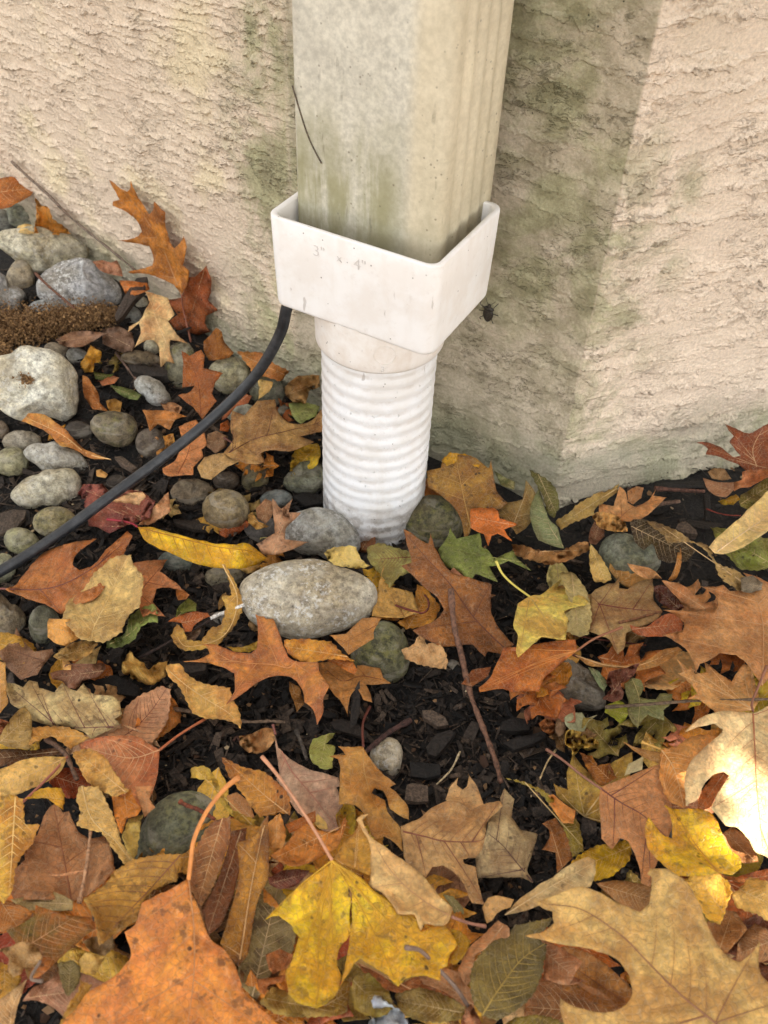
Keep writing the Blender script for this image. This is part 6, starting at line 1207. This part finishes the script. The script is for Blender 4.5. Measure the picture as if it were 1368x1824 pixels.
# crumbs of leaf and bark over the bed
CV, CF, CT = [], [], []; off = 0
for k in range(1500):
    x, y = rf.uniform(-20, 1388), rf.uniform(640, 1820); p = at(x, y, 0)
    if not in_front(p[0], p[1]): continue
    r0 = rf.gamma(2, .0006)+.0004; m = 5; a0 = rf.uniform(0, 6.28); M3 = rot(rf, .5); zz = float(ground(p[0], p[1])[0])+rf.uniform(.003, .009)
    P5 = np.array([(r0*rf.uniform(.5, 1.2)*math.cos(a0+2*math.pi*j/m), r0*rf.uniform(.4, 1)*math.sin(a0+2*math.pi*j/m), rf.normal()*r0*.15) for j in range(m)])@M3.T
    CV.append(P5+[p[0], p[1], zz]); CF.append(tuple(range(off, off+m))); off += m; CT += [float(rf.random())]*m
def mat_crumb():
    t = NT('leaf_crumbs'); a = t.n('Attribute', attribute_name='tone'); c1 = t.mix(t.ramp((a, 'Fac'), 0, .6), (.05, .022, .01), (.22, .12, .05)); col = t.mix(t.ramp((a, 'Fac'), .8, .97), c1, (.6, .47, .28)); t.put(t.bsdf, 'Base Color', col); t.bsdf.inputs['Roughness'].default_value = .8; return t.m
o = mesh_obj('leaf_litter', np.vstack(CV), CF, mat_crumb(), smooth=False); tag(o, 'small brown crumbs of broken leaf scattered over the mulch', kind='stuff')
a = o.data.attributes.new('tone', 'FLOAT', 'POINT'); a.data.foreach_set('value', CT); o.modifiers.new('t', 'SOLIDIFY').thickness = .0002

# ------------------------------------------------------------------ unseen tree added to block the sun, with gaps cut for the sun spots
def sun_gap(x, y, z): return at(x, y, z)
SPOTS = [(at(1372, 1455, .066), .013), (at(1362, 1405, .066), .007), (at(1290, 1480, .06), .0), (at(1275, 1600, .06), .0)]
su = nrm(np.cross(SUND, [0, 0, 1])); sv = np.cross(su, SUND)
tree = bpy.data.objects.new('added_shade_tree', None); COL.objects.link(tree); base = np.array([3.1, -2.3, 0.0]); tree.location = base
tag(tree, 'unseen tree added behind the camera to shade the bed and shape sun patches', 'tree')
rt = np.random.default_rng(3)
cc = at(780, 900, 0)+SUND*2.2
trunk = spline(np.array([[0, 0, -.1], [.03, .02, .8], [-.15, .1, 1.9], [-.8, .6, 2.5], cc-base+[.1, -.3, .7]]), 8); v_, f_ = tube_geo(trunk, np.linspace(.11, .03, len(trunk)), 12)
mt = bpy.data.meshes.new('trunk'); mt.from_pydata([tuple(v) for v in v_], [], [tuple(f) for f in f_]); mt.materials.append(TWIG); q = bpy.data.objects.new('trunk', mt); COL.objects.link(q); q.parent = tree; q.color = (.12, .09, .07, 1)
CVv, CFf = [], []; off = 0
for k in range(40000):
    a, b, c = rt.uniform(-1.15, 1.15), rt.uniform(-.95, .95), rt.normal()*.16
    p = cc+su*a+sv*b+SUND*c; ok = True; s = rt.uniform(.032, .046)
    for sp, r_ in SPOTS:
        w_ = p-sp; t = w_@SUND; dd = np.linalg.norm(w_-SUND*t)
        if dd < r_+s*.55: ok = False; break
    if not ok: continue
    Mx = rot(rt, .6); Q = np.array([(-s, 0, 0), (-.2*s, -.55*s, 0), (s, 0, .1*s), (-.2*s, .55*s, 0)])@Mx.T
    nq = np.cross(Q[2]-Q[0], Q[3]-Q[1]); 
    CVv.append(p-base+Q); CFf.append((off, off+1, off+2, off+3)); off += 4
me = bpy.data.meshes.new('crown'); me.from_pydata(np.vstack(CVv).tolist(), [], CFf)
tm = NT('blocker_foliage'); tm.bsdf.inputs['Base Color'].default_value = (.16, .11, .03, 1); tm.bsdf.inputs['Roughness'].default_value = .7; me.materials.append(tm.m)
q = bpy.data.objects.new('crown', me); COL.objects.link(q); q.parent = tree

# ------------------------------------------------------------------ the bed goes on outside the frame
def proj(p):
    v = p-CAM; d = v@FWD; return (CXP+FPX*(v@RGT)/d, CYP-FPX*(v@UPV)/d) if d > .02 else (-999, -999)
def outside(p, m=150): x, y = proj(p); return not (-m < x < 1368+m and -m < y < 1824+m)
ro = np.random.default_rng(42)
for hue, c in HUES[:8]:
    V, F = [], []; off = 0; VD = []
    for k in range(130):
        x, y = ro.uniform(-1.0, .95), ro.uniform(-.25, 1.0); L = ro.uniform(.04, .10)
        if not in_front(x, y) or not in_front(x, y+.04) or not outside(np.array([x, y, .02]), 60+L*1500) or (x < -.25 and ro.random() < .5): continue
        s = ro.random(); T = np.array((t_oak if s < .4 else t_maple if s < .6 else t_oval)(ro))-[0, .5]
        O, _ = smooth_outline(T*300, 28); O = O/300*L; ci = np.vstack([O, O*.55, [[0, 0]]]); m = len(O)
        z = ro.uniform(-.3, .5)*np.hypot(*ci.T)**2/L*2 + noise(ci*60+k*3, 3)*.003
        W = np.c_[ci, z]@rot(ro, .18).T + [x, y, ro.uniform(.008, .032)+rise(x, y)]
        V.append(W)
        for i in range(m):
            j = (i+1) % m; F += [(off+i, off+j, off+m+j, off+m+i), (off+m+i, off+m+j, off+2*m)]
        off += len(W)
    if not V: continue
    o = mesh_obj('leaf_scatter', np.vstack(V), F, LEAF); o.color = (*np.clip(np.array(s2l(c))*[1.2, 1.25, 1.1], 0, .9), 1); o['tint2'] = [float(v) for v in np.array(s2l(c))*[.8, .62, .48]]; o['spots'] = .5; o['gloss'] = .12
    a_ = o.data.attributes.new('vd', 'FLOAT', 'POINT'); a_.data.foreach_set('value', [.01]*len(o.data.vertices)); a_ = o.data.attributes.new('ed', 'FLOAT', 'POINT'); a_.data.foreach_set('value', [.01]*len(o.data.vertices))
    tag(o, f'{hue} leaves drifting over the bed beyond the picture', kind='stuff')
V, F = [], []; off = 0; v0, f0 = ico(2)
for k in range(150):
    x, y = ro.uniform(-1.05, -.3), ro.uniform(.35, 1.2); r = ro.uniform(.010, .028)
    if not in_front(x, y+.03) or not outside(np.array([x, y, .02]), 70): continue
    W = v0*(1+noise(v0*1.5+k*2.2, 5)*.14)[:, None]*[r*ro.uniform(1, 1.5), r, r*.7]; a = ro.uniform(0, 3.1)
    W = np.c_[W[:, 0]*math.cos(a)-W[:, 1]*math.sin(a), W[:, 0]*math.sin(a)+W[:, 1]*math.cos(a), W[:, 2]]+[x, y, rise(x, y)+r*.3]
    V.append(W); F += [[i+off for i in f] for f in f0]; off += len(W)
o = mesh_obj('pebbles', np.vstack(V), F, STONE); o.color = (.33, .31, .26, 1); o['moss'] = .25; o['white'] = .2; tag(o, 'river pebbles along the wall beyond the picture', kind='stuff')
